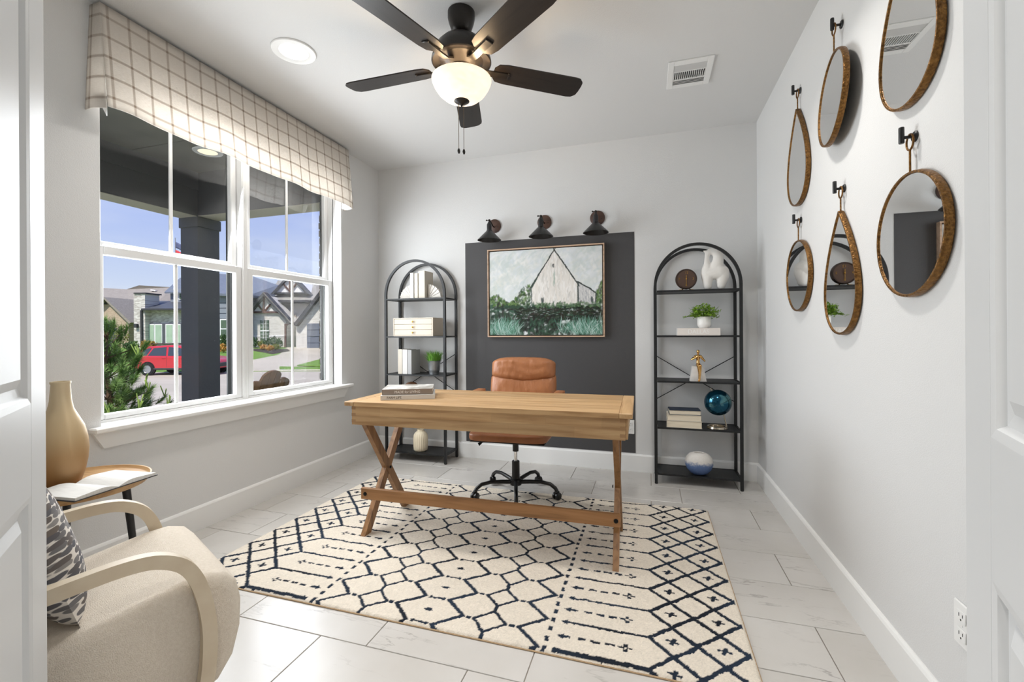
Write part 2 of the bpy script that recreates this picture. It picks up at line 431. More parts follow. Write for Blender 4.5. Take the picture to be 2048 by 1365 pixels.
# ------------------------------------------------------------------ window
m_track = pm('outer_casing_grey', C(120, 126, 116), .6); m_gasket = pm('gasket_dark', C(40, 42, 42), .7)
def window(name, y0, y1, lg, ug, bar_l, bar_u, label):
    """lg / ug: (y0, y1) of lower / upper glass"""
    w = thing(name, label, 'window', ((XL - .13), (y0 + y1) / 2, .705)); w['kind'] = 'structure'
    cy, X = (y0 + y1) / 2, XL - .13
    def part(nm, mb, mat=m_vinyl, par=None, sm=False):
        o = mb.build(nm, mat, par or w, sm)
        o.matrix_parent_inverse = Matrix.Translation(-Vector(w.location)) if not par else Matrix()
        return o
    fr = MB(); fx0, fx1 = XL - .178, XL - .088
    fr.bx(fx0, fx1, y0, lg[0] - .045, .70, WZ1, .003); fr.bx(fx0, fx1, lg[1] + .045, y1, .70, WZ1, .003)
    fr.bx(fx0, fx1, lg[0] - .045, lg[1] + .045, .70, .718, .002); fr.bx(fx0, fx1, lg[0] - .045, lg[1] + .045, WZ1 - .03, WZ1, .002)
    fr.bx(fx1 - .012, fx1 + .004, y0, lg[0] - .052, .70, WZ1, .002); fr.bx(fx1 - .012, fx1 + .004, lg[1] + .052, y1, .70, WZ1, .002)
    part('window_frame', fr)
    ex = MB(); ex.bx(XL - .205, XL - .179, y0 - .0, lg[0] - .03, .66, WZ1, .002); ex.bx(XL - .205, XL - .179, lg[1] + (.031 if y1 < 3 else .069), y1 + (.0 if y1 < 3 else .07), .66, WZ1, .002)
    part('outer_casing', ex, m_track)
    tk = MB(); tk.bx(XL - .179, XL - .169, lg[1] + .002, lg[1] + .03, .72, 2.42); tk.bx(XL - .1315, XL - .1285, lg[1] - .004, lg[1] + .008, .72, 1.60)
    part('balance_track', tk, m_gasket)
    zl0, zl1, zu0, zu1 = .747, 1.557, 1.632, 2.40
    lo = MB(); a, b = XL - .128, XL - .092
    lo.bx(a, b, lg[0] - .044, lg[0], .719, 1.603, .004); lo.bx(a, b, lg[1], lg[1] + .044, .719, 1.603, .004)
    lo.bx(a, b, lg[0], lg[1], .719, zl0, .004); lo.bx(a, b, lg[0], lg[1], zl1, 1.603, .004)
    ls = part('lower_sash', lo)
    hi = MB(); a, b = XL - .168, XL - .132
    hi.bx(a, b, ug[0] - .04, ug[0], 1.588, 2.42, .004); hi.bx(a, b, ug[1], ug[1] + .04, 1.588, 2.42, .004)
    hi.bx(a, b, ug[0], ug[1], 1.588, zu0, .004); hi.bx(a, b, ug[0], ug[1], zu1, 2.42, .004)
    us = part('upper_sash', hi)
    part('grille_bar', MB().bx(XL - .116, XL - .104, bar_l - .010, bar_l + .010, zl0, zl1, .003), par=None)
    part('grille_bar', MB().bx(XL - .156, XL - .144, bar_u - .010, bar_u + .010, zu0, zu1, .003), par=None)
    for (g0, g1, z0, z1, x) in ((lg[0], bar_l - .010, zl0, zl1, XL - .110), (bar_l + .010, lg[1], zl0, zl1, XL - .110), (ug[0], bar_u - .010, zu0, zu1, XL - .150), (bar_u + .010, ug[1], zu0, zu1, XL - .150)):
        part('pane', MB().bx(x - .003, x + .003, g0, g1, z0, z1), m_pane)
    return w
window('window_1', WY0, 2.372, (1.550, 2.304), (1.562, 2.306), 1.921, 1.924, 'white double-hung window nearer the gold vase, pine outside')
window('window_2', 2.372, WY1, (2.441, 3.201), (2.456, 3.209), 2.815, 2.803, 'white double-hung window nearer the back wall, tudor house outside')
st = MB()
st.bx(XL - .09, XL, WY0, WY1, .680, .706); st.bx(XL, XL + .058, 1.425, 3.345, .680, .706, .006)
st.prism([(1.436, .680), (3.325, .680), (3.262, .600), (1.482, .600)], XL, XL + .020, 'yz')
struct('trim_3', st, m_trim, 'white window stool and tapered apron below the twin window', 'window sill')

# outside brick edge beside the window
m_brick = pm('porch_brick', C(120, 112, 100), .9, var=(9, C(92, 86, 78), .5), bump=(60, .5))
bk = MB().box((0, 0, 0), (.105, .19, .058), .004).mesh('brick', False); bk.materials.append(m_brick)
for i in range(27):
    o = bpy.data.objects.new('brick', bk); COL.objects.link(o); o.parent = wall_left
    o.location = (XL - .265 - random.uniform(0, .004), 3.354 + .095 + random.uniform(-.004, .004), .42 + i * .068)
struct('wall_outside', MB().bx(XL - .30, XL - .206, 3.366, 3.95, -.3, 2.30), pm('mortar', C(140, 134, 124), .95), 'mortar bed of the brick edge outside the window', 'wall')

# ------------------------------------------------------------------ doors
def door(name, F, dirv, flip, label):
    """leaf with two raised panels; local x from the free edge to the hinge"""
    ang = math.atan2(dirv[1], dirv[0])
    t = thing(name, label, 'door', (F[0], F[1], .008), ang); t['kind'] = 'structure'
    W, HT, TH = .54, 2.44, .040
    s0, s1 = .112, W - .112
    panels = ((.255, .835), (1.012, 2.30))
    d = MB()
    y0, y1 = (0, -TH) if flip else (0, TH)
    ya, yb = min(y0, y1), max(y0, y1)
    d.bx(0, s0, ya, yb, 0, HT, .002); d.bx(s1, W, ya, yb, 0, HT, .002)
    zs = [0] + [z for p in panels for z in p] + [HT]
    for k in range(0, len(zs), 2): d.bx(s0, s1, ya, yb, zs[k], zs[k + 1])
    d.build('door_leaf', m_door, t, False)
    for z0, z1 in panels:
        p = MB(); p.bx(s0, s1, ya + .012, yb - .012, z0, z1)
        pn = p.build('panel', m_door, t, False)
        q = MB()
        for ys, sg in ((ya, 1), (yb, -1)):
            rings = [(0, 0), (.012, .002), (.018, .010), (.034, .012), (.052, .003), (.060, .003)]
            for (i0, d0), (i1, d1) in zip(rings, rings[1:]):
                A = [(s0 + i0, z0 + i0), (s1 - i0, z0 + i0), (s1 - i0, z1 - i0), (s0 + i0, z1 - i0)]
                B = [(s0 + i1, z0 + i1), (s1 - i1, z0 + i1), (s1 - i1, z1 - i1), (s0 + i1, z1 - i1)]
                q.add([(x, ys + sg * d0, z) for x, z in A] + [(x, ys + sg * d1, z) for x, z in B], [(i, (i + 1) % 4, 4 + (i + 1) % 4, 4 + i) for i in range(4)])
            A = [(s0 + .06, z0 + .06), (s1 - .06, z0 + .06), (s1 - .06, z1 - .06), (s0 + .06, z1 - .06)]
            q.add([(x, ys + sg * .003, z) for x, z in A], [(0, 1, 2, 3)])
        q.build('panel_molding', m_door, pn, False)
    return t
# only the far edge of each leaf shows: leaves stand opened into the room
door('door_1', (-1.234, .618), (.8, -.6), True, 'white panelled door leaf opened in front of the cream armchair')
door('door_2', (.437, .814), (-.289, -.957), False, 'white panelled door leaf opened beside the mirror wall')

# ------------------------------------------------------------------ valance
def plaid():
    m = bpy.data.materials.new('plaid_linen'); m.use_nodes = True; t = m.node_tree; b = t.nodes['Principled BSDF']
    b.inputs['Roughness'].default_value = .95; b.inputs['Specular IOR Level'].default_value = .1
    uv = N(t, 'ShaderNodeUVMap'); sp = N(t, 'ShaderNodeSeparateXYZ'); t.links.new(uv.outputs[0], sp.inputs[0])
    def band(sock, per, off, w0, w1):
        a = N(t, 'ShaderNodeMath', operation='ADD'); a.inputs[1].default_value = off; t.links.new(sock, a.inputs[0])
        d = N(t, 'ShaderNodeMath', operation='DIVIDE'); d.inputs[1].default_value = per; t.links.new(a.outputs[0], d.inputs[0])
        f = N(t, 'ShaderNodeMath', operation='FRACT'); t.links.new(d.outputs[0], f.inputs[0])
        s = N(t, 'ShaderNodeMath', operation='SUBTRACT'); s.inputs[1].default_value = .5; t.links.new(f.outputs[0], s.inputs[0])
        ab = N(t, 'ShaderNodeMath', operation='ABSOLUTE'); t.links.new(s.outputs[0], ab.inputs[0])
        r = ramp(t, [(w0, (1, 1, 1)), (w1, (0, 0, 0))]); t.links.new(ab.outputs[0], r.inputs[0]); return r.outputs[0]
    v = band(sp.outputs[0], .0925, .02, .040, .085); h = band(sp.outputs[1], .0985, .0, .040, .085)
    ad = N(t, 'ShaderNodeMath', operation='ADD'); t.links.new(v, ad.inputs[0]); t.links.new(h, ad.inputs[1])
    n = N(t, 'ShaderNodeTexNoise'); n.inputs['Scale'].default_value = 60; n.inputs['Detail'].default_value = 3; mp = N(t, 'ShaderNodeMapping'); mp.inputs['Scale'].default_value = (1, 12, 1)
    t.links.new(uv.outputs[0], mp.inputs[0]); t.links.new(mp.outputs[0], n.inputs[0])
    mu = N(t, 'ShaderNodeMath', operation='MULTIPLY'); mu.inputs[1].default_value = .40; t.links.new(ad.outputs[0], mu.inputs[0])
    base = ramp(t, [(.3, C(224, 218, 210)), (.7, C(236, 231, 224))]); t.links.new(n.outputs['Fac'], base.inputs[0])
    x = N(t, 'ShaderNodeMix', data_type='RGBA'); x.inputs[7].default_value = (*C(146, 127, 110), 1); t.links.new(mu.outputs[0], x.inputs[0])
    t.links.new(base.outputs[0], x.inputs[6]); t.links.new(x.outputs[2], b.inputs['Base Color'])
    tl = N(t, 'ShaderNodeBsdfTranslucent'); t.links.new(x.outputs[2], tl.inputs['Color'])      # thin linen lets the daylight through
    ms = N(t, 'ShaderNodeMixShader'); ms.inputs[0].default_value = .40; t.links.new(b.outputs[0], ms.inputs[1]); t.links.new(tl.outputs[0], ms.inputs[2])
    t.links.new(ms.outputs[0], t.nodes['Material Output'].inputs['Surface'])
    return m
m_plaid = plaid()
def cloth(name, fn, nu, nv, U, V, mat, parent):
    """sheet from fn(u,v); uv in metres; a few millimetres thick"""
    me = bpy.data.meshes.new(name); vs = [fn(i / nu, j / nv) for j in range(nv + 1) for i in range(nu + 1)]
    fs = [(j * (nu + 1) + i, j * (nu + 1) + i + 1, (j + 1) * (nu + 1) + i + 1, (j + 1) * (nu + 1) + i) for j in range(nv) for i in range(nu)]
    me.from_pydata(vs, [], fs); ul = me.uv_layers.new(name='UVMap')
    for l in me.loops:
        k = l.vertex_index; ul.data[l.index].uv = ((k % (nu + 1)) / nu * U, (k // (nu + 1)) / nv * V)
    me.polygons.foreach_set('use_smooth', [True] * len(me.polygons)); me.materials.append(mat)
    o = bpy.data.objects.new(name, me); COL.objects.link(o); o.parent = parent
    md = o.modifiers.new('solid', 'SOLIDIFY'); md.thickness = .003; md.offset = -1
    return o
val = thing('window_valance', 'cream and taupe plaid fabric valance across the top of the window', 'valance', (XL, 2.35, 2.225))
vy0, vy1, vz0, vz1 = 1.447, 3.262, 2.225, 2.726
def vfront(u, v):       # v=0 bottom
    y = vy0 + (vy1 - vy0) * u
    flare = .045 * (1 - v) ** 1.1 + .006 * math.sin(u * 41) * (1 - v) + .004 * math.sin(u * 17 + 1) * (1 - v)
    return (XL + .070 + flare - XL, y - 2.35 + (.012 * (1 - v)) * (-1 + 2 * u) * 0, vz0 + (vz1 - vz0) * v + .006 * math.sin(u * 23) * (1 - v) - 2.225)
cloth('front_panel', vfront, 120, 14, vy1 - vy0, vz1 - vz0, m_plaid, val)
def vside(yc, sg):
    def f(u, v):
        x = (.070 + .045 * (1 - v)) * u
        bulge = .010 * math.sin(u * PI) * (1 - v)
        return (x, yc + sg * (bulge + .020 * (1 - v) * (1 - u)) - 2.35, vz0 - .008 * (1 - v) + (vz1 - vz0) * v - 2.225)
    return f
cloth('side_panel', vside(vy0 - .003, -1), 10, 14, .10, vz1 - vz0, m_plaid, val)
cloth('side_panel', vside(vy1 + .003, 1), 10, 14, .10, vz1 - vz0, m_plaid, val)
m_lining = pm('white_lining', C(236, 236, 234), .9)
def pleat(yc, sg):
    def f(u, v): return (.110 - .075 * u - .01 * v, yc + sg * (.045 * u) * (1 - v * .7) - 2.35, vz0 - .010 + (v * .07) - .014 * math.sin(u * PI) * (1 - v) - 2.225)
    return f
cloth('pleat_lining', pleat(vy0 + .002, 1), 8, 6, .08, .3, m_lining, val)
cloth('pleat_lining', pleat(vy1 - .002, -1), 8, 6, .08, .3, m_lining, val)
MB().bx(.004, .068, vy0 - 2.35 + .006, vy1 - 2.35 - .006, vz1 - 2.225 - .016, vz1 - 2.225 - .004).build('mounting_board', m_trim, val, False)

# ------------------------------------------------------------------ ceiling fittings
def emis(name, col, strength):
    m = bpy.data.materials.new(name); m.use_nodes = True; t = m.node_tree; t.nodes.clear()
    o = N(t, 'ShaderNodeOutputMaterial'); e = N(t, 'ShaderNodeEmission'); e.inputs[0].default_value = (*col, 1); e.inputs[1].default_value = strength
    t.links.new(e.outputs[0], o.inputs[0]); MATS[name] = m; return m
m_lens = emis('lit_lens', (1, .93, .82), 6.0)
def can_light(x, y, label, power, z=ZC, size=.165, color=(1, .965, .92), lens=None, name='recessed_light'):
    t = thing(name, label, 'ceiling light', (x, y, z - .002), 0, 'recessed ceiling lights')
    MB().lathe([(.088, -.002), (.114, -.006), (.118, -.002), (.118, .002), (.080, .002), (.076, -.004), (.088, -.002)], 36).build('trim_ring', m_trim, t)
    MB().lathe([(.0001, -.0045), (.06, -.0045), (.078, -.002), (.078, .001), (.0001, .001)], 32).build('lens', lens or m_lens, t)
    if power:
        l = area_light('lamp_glow', (x, y, z - .012), (0, 0, -1), size, size, power, color, 'DISK', math.radians(125))
    return t
can_light(-1.908, 2.045, 'round recessed ceiling light between the valance and the fan', CAN_W)
can_light(.140, 2.045, 'round recessed ceiling light on the mirror side of the fan', CAN_W)
can_light(-.50, -.36, 'unseen fill light added in the hall ceiling, left of the doorway centre', HALL_FILL_W)  # unseen hall lamps, added to fill the room from the lens side
can_light(-.02, -.36, 'unseen fill light added in the hall ceiling, right of the doorway centre', HALL_FILL_W)

vt = thing('ceiling_vent', 'white rectangular air vent in the ceiling with dark slots', 'vent', (.2405, 2.951, ZC))
f = MB(); VX, VY = .127, .151
for (a, b, c, d) in ((-VX, -VX + .035, -VY, VY), (VX - .035, VX, -VY, VY), (-VX + .035, VX - .035, -VY, -VY + .042), (-VX + .035, VX - .035, VY - .036, VY), (-VX + .035, VX - .035, -.042, -.032), (-VX + .035, VX - .035, .050, .060)):
    f.bx(a, b, c, d, -.009, 0, .002)
f.build('frame', m_trim, vt, False)
MB().bx(-VX + .02, VX - .02, -VY + .02, VY - .02, -.0015, 0).build('duct', pm('duct_dark', C(22, 22, 22), .9), vt, False)
m_slat = pm('vent_grey', C(206, 206, 204), .5)
sl = MB().box((0, 0, 0), (2 * VX - .072, .0025, .011)).mesh('slat', False); sl.materials.append(m_slat)
for (ys, n, tilt) in ((-.108, 5, .9), (.061, 4, -.7)):
    for i in range(n):
        o = bpy.data.objects.new('slat', sl); COL.objects.link(o); o.parent = vt; o.location = (0, ys + .006 + i * .0142, -.005); o.rotation_euler = (tilt, 0, 0)
s2 = MB().box((0, 0, 0), (.0055, .080, .007)).mesh('slat', False); s2.materials.append(m_slat)
for i in range(16):
    o = bpy.data.objects.new('slat', s2); COL.objects.link(o); o.parent = vt; o.location = (-.0895 + i * .0119, .009, -.005)

# outlets
def outlet(loc, rz, label):
    t = thing('wall_outlet', label, 'outlet', loc, rz)
    MB().box((0, -.0035, 0), (.072, .007, .116), .003).build('cover_plate', m_trim, t)
    mdk = pm('slot_dark', C(50, 48, 46), .8)
    for dz in (.024, -.024):
        s = MB().box((0, -.0085, dz), (.034, .003, .030), .0012).build('socket', m_trim, t)
        q = MB(); q.bx(-.008, -.006, -.0106, -.0096, dz - .001, dz + .008); q.bx(.006, .008, -.0106, -.0096, dz, dz + .008); q.lathe([(.0025, 0), (.0025, .001)], 8, M=T((0, -.0096, dz - .008)) @ RX(PI / 2))
        q.build('slots', mdk, s, False)
    MB().lathe([(.003, 0), (.0025, .0012)], 8, M=T((0, -.007, 0)) @ RX(PI / 2)).build('screw', m_trim, t)
outlet((-.162, YB - .002, .362), 0, 'white outlet on the back wall beside the charcoal rectangle')
outlet((XR, 1.470, .372), -PI / 2, 'white outlet low on the mirror wall by the door edge')

# ================================================================== CEILING FAN
fan = thing('ceiling_fan', 'dark bronze five-blade ceiling fan with a lit glass bowl', 'ceiling fan', (-.887, 2.05, 0))
m_fan = pm('fan_bronze', C(40, 36, 33), .36, .35)
m_blade = wood('fan_blade_dark', C(38, 32, 29), C(24, 20, 18), 'x', .42)
MB().lathe([(.067, 2.741), (.067, 2.712), (.062, 2.690), (.050, 2.655), (.036, 2.638), (.020, 2.634), (.0001, 2.634)], 32).build('canopy', m_fan, fan)
MB().lathe([(.012, 2.60), (.012, 2.65)], 14).build('downrod', m_fan, fan)
MB().lathe([(.020, 2.614), (.060, 2.610), (.098, 2.594), (.122, 2.568), (.140, 2.530), (.147, 2.505), (.148, 2.494), (.143, 2.490), (.118, 2.493), (.108, 2.498), (.088, 2.490), (.066, 2.464), (.0001, 2.464)], 44).build('motor_housing', m_fan, fan)
MB().lathe([(.050, 2.466), (.050, 2.436), (.066, 2.430), (.068, 2.420), (.0001, 2.420)], 32).build('light_fitter', m_fan, fan)
BL = [(.165, -.030), (.185, -.056), (.23, -.064), (.60, -.070), (.628, -.066), (.648, -.046), (.652, -.02), (.652, .02), (.648, .046), (.628, .066), (.60, .070), (.23, .064), (.185, .056), (.165, .030)]
for k in range(5):
    a = math.radians(36.0 + 72 * k)
    b = MB().prism(BL, -.003, .003, 'xy').build('blade', m_blade, fan, True, 30)
    b.location = (0, 0, 2.474); b.rotation_euler = Matrix.LocRotScale(None, (RZ(a) @ RX(math.radians(-11))).to_quaternion(), None).to_euler()
    br = MB()
    br.tube([(.075, 0, .006), (.11, 0, -.010), (.15, 0, -.010), (.20, 0, -.007), (.245, 0, -.006)], .01, rect=(.034, .008))
    br.box((.245, 0, -.006), (.014, .040, .009), .003)
    br.build('blade_bracket', m_fan, b)
m_bowl = bpy.data.materials.new('lit_alabaster'); m_bowl.use_nodes = True
_t = m_bowl.node_tree; _b = _t.nodes['Principled BSDF']; _b.inputs['Base Color'].default_value = (*C(250, 240, 225), 1); _b.inputs['Roughness'].default_value = .3
_n = N(_t, 'ShaderNodeTexNoise'); _n.inputs['Scale'].default_value = 9; _r = ramp(_t, [(.3, (.9, .66, .46)), (.7, (1, .82, .64))]); _t.links.new(_n.outputs['Fac'], _r.inputs[0])
_t.links.new(_r.outputs[0], _b.inputs['Emission Color']); _b.inputs['Emission Strength'].default_value = .85
MB().lathe([(.0001, 2.300), (.03, 2.300), (.06, 2.305), (.09, 2.319), (.117, 2.343), (.136, 2.372), (.146, 2.396), (.148, 2.406), (.144, 2.409), (.139, 2.404), (.125, 2.365), (.0001, 2.32)], 44).build('light_bowl', m_bowl, fan)
for sx in (-1, 1):
    pl = bpy.data.lights.new('fan_bulb', 'POINT'); pl.energy = 2.6; pl.color = (1, .74, .46); pl.shadow_soft_size = .018
    plo = bpy.data.objects.new('fan_bulb', pl); COL.objects.link(plo); plo.location = (-.887 + sx * .078, 2.05 - .02, 2.398)
MB().lathe([(.0001, 2.272), (.004, 2.274), (.006, 2.283), (.016, 2.288), (.030, 2.294), (.038, 2.300), (.038, 2.303), (.0001, 2.303)], 24).build('finial', m_fan, fan)
for dx, dy, z0 in ((-.012, -.012, 2.062), (.010, .0, 2.060)):
    ch = MB().tube([(dx, dy, 2.30), (dx, dy, z0)], .0013, 6).build('pull_chain', pm('chain_brass', C(120, 104, 84), .35, .9), fan)
    MB().lathe([(.0001, z0 - .026), (.005, z0 - .022), (.0075, z0 - .012), (.005, z0 - .002), (.002, z0 + .002)], 12, (dx, dy, 0)).build('pull_knob', m_fan, ch)

# ================================================================== RUG (8 x 5 ft tufted wool)
RU0, RU1, RV0, RV1 = -1.222, 1.222, 1.556, 3.080
rug_nu, rug_nv = 600, 376
uu, vv = np.meshgrid(np.linspace(RU0, RU1, rug_nu), np.linspace(RV0, RV1, rug_nv))
rng = np.random.default_rng(3)
def smooth_noise(h, w, step):
    g = rng.normal(size=(h // step + 3, w // step + 3)); yy = np.arange(h) / step; xx = np.arange(w) / step
    y0 = yy.astype(int); x0 = xx.astype(int); fy = (yy - y0)[:, None]; fx = (xx - x0)[None]
    a = g[np.ix_(y0, x0)]; b = g[np.ix_(y0, x0 + 1)]; c = g[np.ix_(y0 + 1, x0)]; d = g[np.ix_(y0 + 1, x0 + 1)]
    return (a * (1 - fx) + b * fx) * (1 - fy) + (c * (1 - fx) + d * fx) * fy
jit = lambda s, k: smooth_noise(rug_nv, rug_nu, k) * s
U = np.abs(uu + jit(.0016, 9) + jit(.0012, 3)); V = vv + jit(.0020, 9) + jit(.0014, 3)
PER = .1641; V0 = 1.5735
t_ = (V - V0) / PER
fr0 = (t_ - np.round(t_)) * PER                       # signed distance (m) to a whole line
fr5 = (t_ - .5 - np.round(t_ - .5)) * PER             # signed distance to a half line
ink = np.zeros_like(U, bool)
def seg(x, y, x0, y0, x1, y1, w):
    dx, dy = x1 - x0, y1 - y0; L2 = dx * dx + dy * dy
    q = np.clip(((x - x0) * dx + (y - y0) * dy) / L2, 0, 1)
    return np.hypot(x - x0 - q * dx, y - y0 - q * dy) < w
def wave(ua, ub, w):                                   # ua at half lines, ub at whole lines
    ph = np.abs(fr0) / (PER / 2)                       # 0 at whole, 1 at half
    target = ub + (ua - ub) * ph; sl = abs(ub - ua) / (PER / 2)
    return np.abs(U - target) / math.sqrt(1 + sl * sl) < w
ink |= wave(.385, .482, .0078); ink |= wave(.150, .056, .0084)
# arrows
ink |= (np.abs(fr0) < .0064) & (U > .552) & (U < .872)
hw = (U - .536) * .55
ink |= (np.abs(fr0) < np.clip(hw, 0, .0150)) & (U > .536) & (U < .563)
ink |= (np.abs(fr5) < np.clip(hw, 0, .0150)) & (U > .536) & (U < .563)
for a, b in ((.556, .590), (.616, .648), (.664, .699), (.714, .748)): ink |= (np.abs(fr5) < .0062) & (U > a) & (U < b)
for cu_, cv_ in ((.770, 0), (.801, 0), (.786, .013), (.786, -.013)): ink |= (np.abs(U - cu_) < .0105 if cv_ == 0 else np.abs(U - cu_) < .007) & (np.abs(fr5 - cv_) < (.0042 if cv_ == 0 else .0078))
ink &= ~((np.abs(U - .786) < .0055) & (np.abs(fr5) < .0048))
# column of dashes
t3 = (V - V0) / (PER / 3); f3 = (t3 - np.round(t3)) * PER / 3
ink |= (np.abs(U - .505) < .0078) & (np.abs(f3) < .0140)
# lattice
q = (U - .868) / .169
for sg in (1, -1):
    e = t_ - sg * q; e = (e - np.round(e)) * PER * .707
    ink |= (np.abs(e) < .0084) & (U > .866) & (U < 1.212)
for cu_ in (.952, 1.127):
    ink |= seg(U, fr0, cu_ - .019, .004, cu_ + .019, -.003, .0052) | seg(U, fr0, cu_ - .004, -.014, cu_ + .006, .014, .0074)
# chain of small diamonds
dd = np.abs(U - .267) / .068 + np.abs(fr5) / .0635
ink |= np.abs(dd - 1) < .140
ink |= (np.abs(U - .267) < .0074) & (np.abs(fr0) < .022)
for cu_ in (.176, .360): ink |= (np.abs(U - cu_) < .0105) & (np.abs(fr5) < .0072)
ink |= (U < .012) & (np.abs(fr5) < .0095) | (U < .021) & (np.abs(fr5) < .0032)
ink |= (U < .036) & (np.abs(fr0) < .0042) | (np.abs(U - .031) < .006) & (np.abs(fr0) < .0095)
# bound ends: loose dark pile on the outermost lines
ink |= (V < V0 + .010) & (V > V0 - .011) & (U > .535) & (U < .875)
cream = np.array(C(226, 216, 201)); navy = np.array(C(27, 33, 43)); navy2 = np.array(C(38, 50, 66))
mix = np.clip(.5 + smooth_noise(rug_nv, rug_nu, 40) * .5, 0, 1)[..., None]
shade = (1 + rng.normal(size=U.shape) * .05 + smooth_noise(rug_nv, rug_nu, 5) * .018)[..., None]
colr = np.where(ink[..., None], navy * (1 - mix) + navy2 * mix, cream) * shade
edge = np.minimum(np.minimum(uu - RU0, RU1 - uu), np.minimum(vv - RV0, RV1 - vv))
zz = .012 - .009 * np.clip(1 - edge / .010, 0, 1) ** 2 + rng.normal(size=U.shape) * .0007 - .0012 * ink + smooth_noise(rug_nv, rug_nu, 3) * .0006
rug = thing('area_rug', 'cream and navy patterned wool rug under the wooden desk', 'rug', (-.878, 0, 0))
rm = grid_colour_mesh('pile', uu, vv, zz, np.clip(colr, 0, 1))
rm.materials.append(vcol_mat('rug_wool', .95, bump=(420, .5), sheen=.0))
ro = bpy.data.objects.new('pile', rm); COL.objects.link(ro); ro.parent = rug; ro['kind'] = 'stuff'
MB().bx(RU0 - .002, RU1 + .002, RV0 - .002, RV1 + .002, .0, .0055, .002).build('backing', pm('rug_backing', C(184, 156, 122), .95, bump=(300, .6)), rug, False)

# ================================================================== DESK
m_oak = wood('desk_oak', C(190, 154, 110), C(162, 124, 82), 'x', .42, 1., C(202, 168, 124))
m_oaky = wood('desk_oak_cross', C(190, 154, 110), C(164, 126, 84), 'y', .42, 1., C(202, 168, 124))
m_oakz = wood('desk_leg_wood', C(150, 108, 66), C(116, 80, 46), 'z', .45, 1., C(166, 124, 80))
m_oakd = wood('desk_stretcher_wood', C(152, 108, 66), C(118, 82, 48), 'x', .45, 1., C(166, 122, 78))
desk = thing('writing_desk', 'light oak writing desk with crossed legs and a long stretcher', 'desk', (-.856, 2.405, 0), math.radians(1.2))
TX, TY, TZ = .772, .300, .772
# top: planks between two breadboard ends
npl = 6; pw = (2 * TY) / npl
for i in range(npl):
    MB().bx(-TX + .062, TX - .062, -TY + i * pw + .0003, -TY + (i + 1) * pw - .0003, TZ - .024, TZ - random.uniform(0, .0003), .0008).build('plank', m_oak, desk, False)
for sg in (-1, 1):
    MB().bx(sg * (TX - .0617), sg * TX, -TY, TY, TZ - .024, TZ, .003).build('breadboard_end', m_oaky, desk, False)
AX, AY, AZ0 = .738, .266, .642
for sg in (-1, 1):                                     # aprons glued up from staves in two courses
    for row, cuts in enumerate(((-AX, -.47, -.13, .17, .50, AX), (-AX, -.56, -.20, .08, .36, .63, AX)) if sg < 0 else ((-AX, -.3, .3, AX), (-AX, 0, AX))):
        z0 = AZ0 + row * (TZ - .024 - AZ0) / 2; z1 = z0 + (TZ - .024 - AZ0) / 2
        for a, b in zip(cuts, cuts[1:]): MB().bx(a + .0001, b - .0001, sg * AY - .011, sg * AY + .011, z0 + .0001, z1 - .0001).build('apron_stave', m_oak, desk, False)
for sg in (-1, 1): MB().bx(sg * AX - .011, sg * AX + .011, -AY + .011, AY - .011, AZ0, TZ - .024).build('side_apron', m_oaky, desk, False)
m_joint = pm('endgrain', C(158, 122, 84), .6)
for z0 in (.655, .690, .726):
    for sx in (-1, 1):
        MB().bx(sx * (AX - .024), sx * (AX + .0012), -AY - .0116, -AY + .005, z0, z0 + .016).build('finger_joint', m_joint, desk, False)
# crossed legs at both ends; feet 0.44 m apart
m_bolt = pm('bolt_black', C(20, 20, 20), .4, .6)
for sx in (-1, 1):
    x = sx * .690
    for k, sg in enumerate((1, -1)):
        y0, y1 = sg * .215, -sg * .222
        dirv = Vector((0, y0 - y1, TZ - .13)).normalized(); 
        xo = x + (.0012 if k else -.0012)
        L = MB(); hw_ = .031
        L.prism([(y0 - hw_, .645), (y0 + hw_, .645), (y1 + hw_, .012), (y1 - hw_, .012)], xo - .0145, xo + .0145, 'yz')
        L.build('leg', m_oakz, desk, False)
    MB().lathe([(.009, 0), (.009, .003), (.004, .006)], 12, M=T((x - .024 * sx, 0, .33)) @ RY(-PI / 2 * sx)).build('bolt', m_bolt, desk)
MB().bx(-.728, .712, -.213, -.192, .205, .268, .002).build('stretcher', m_oakd, desk, False)
for sx in (-.700, .690): MB().lathe([(.011, 0), (.011, .003), (.005, .006)], 14, M=T((sx, -.213, .236)) @ RX(PI / 2)).build('bolt', m_bolt, desk)

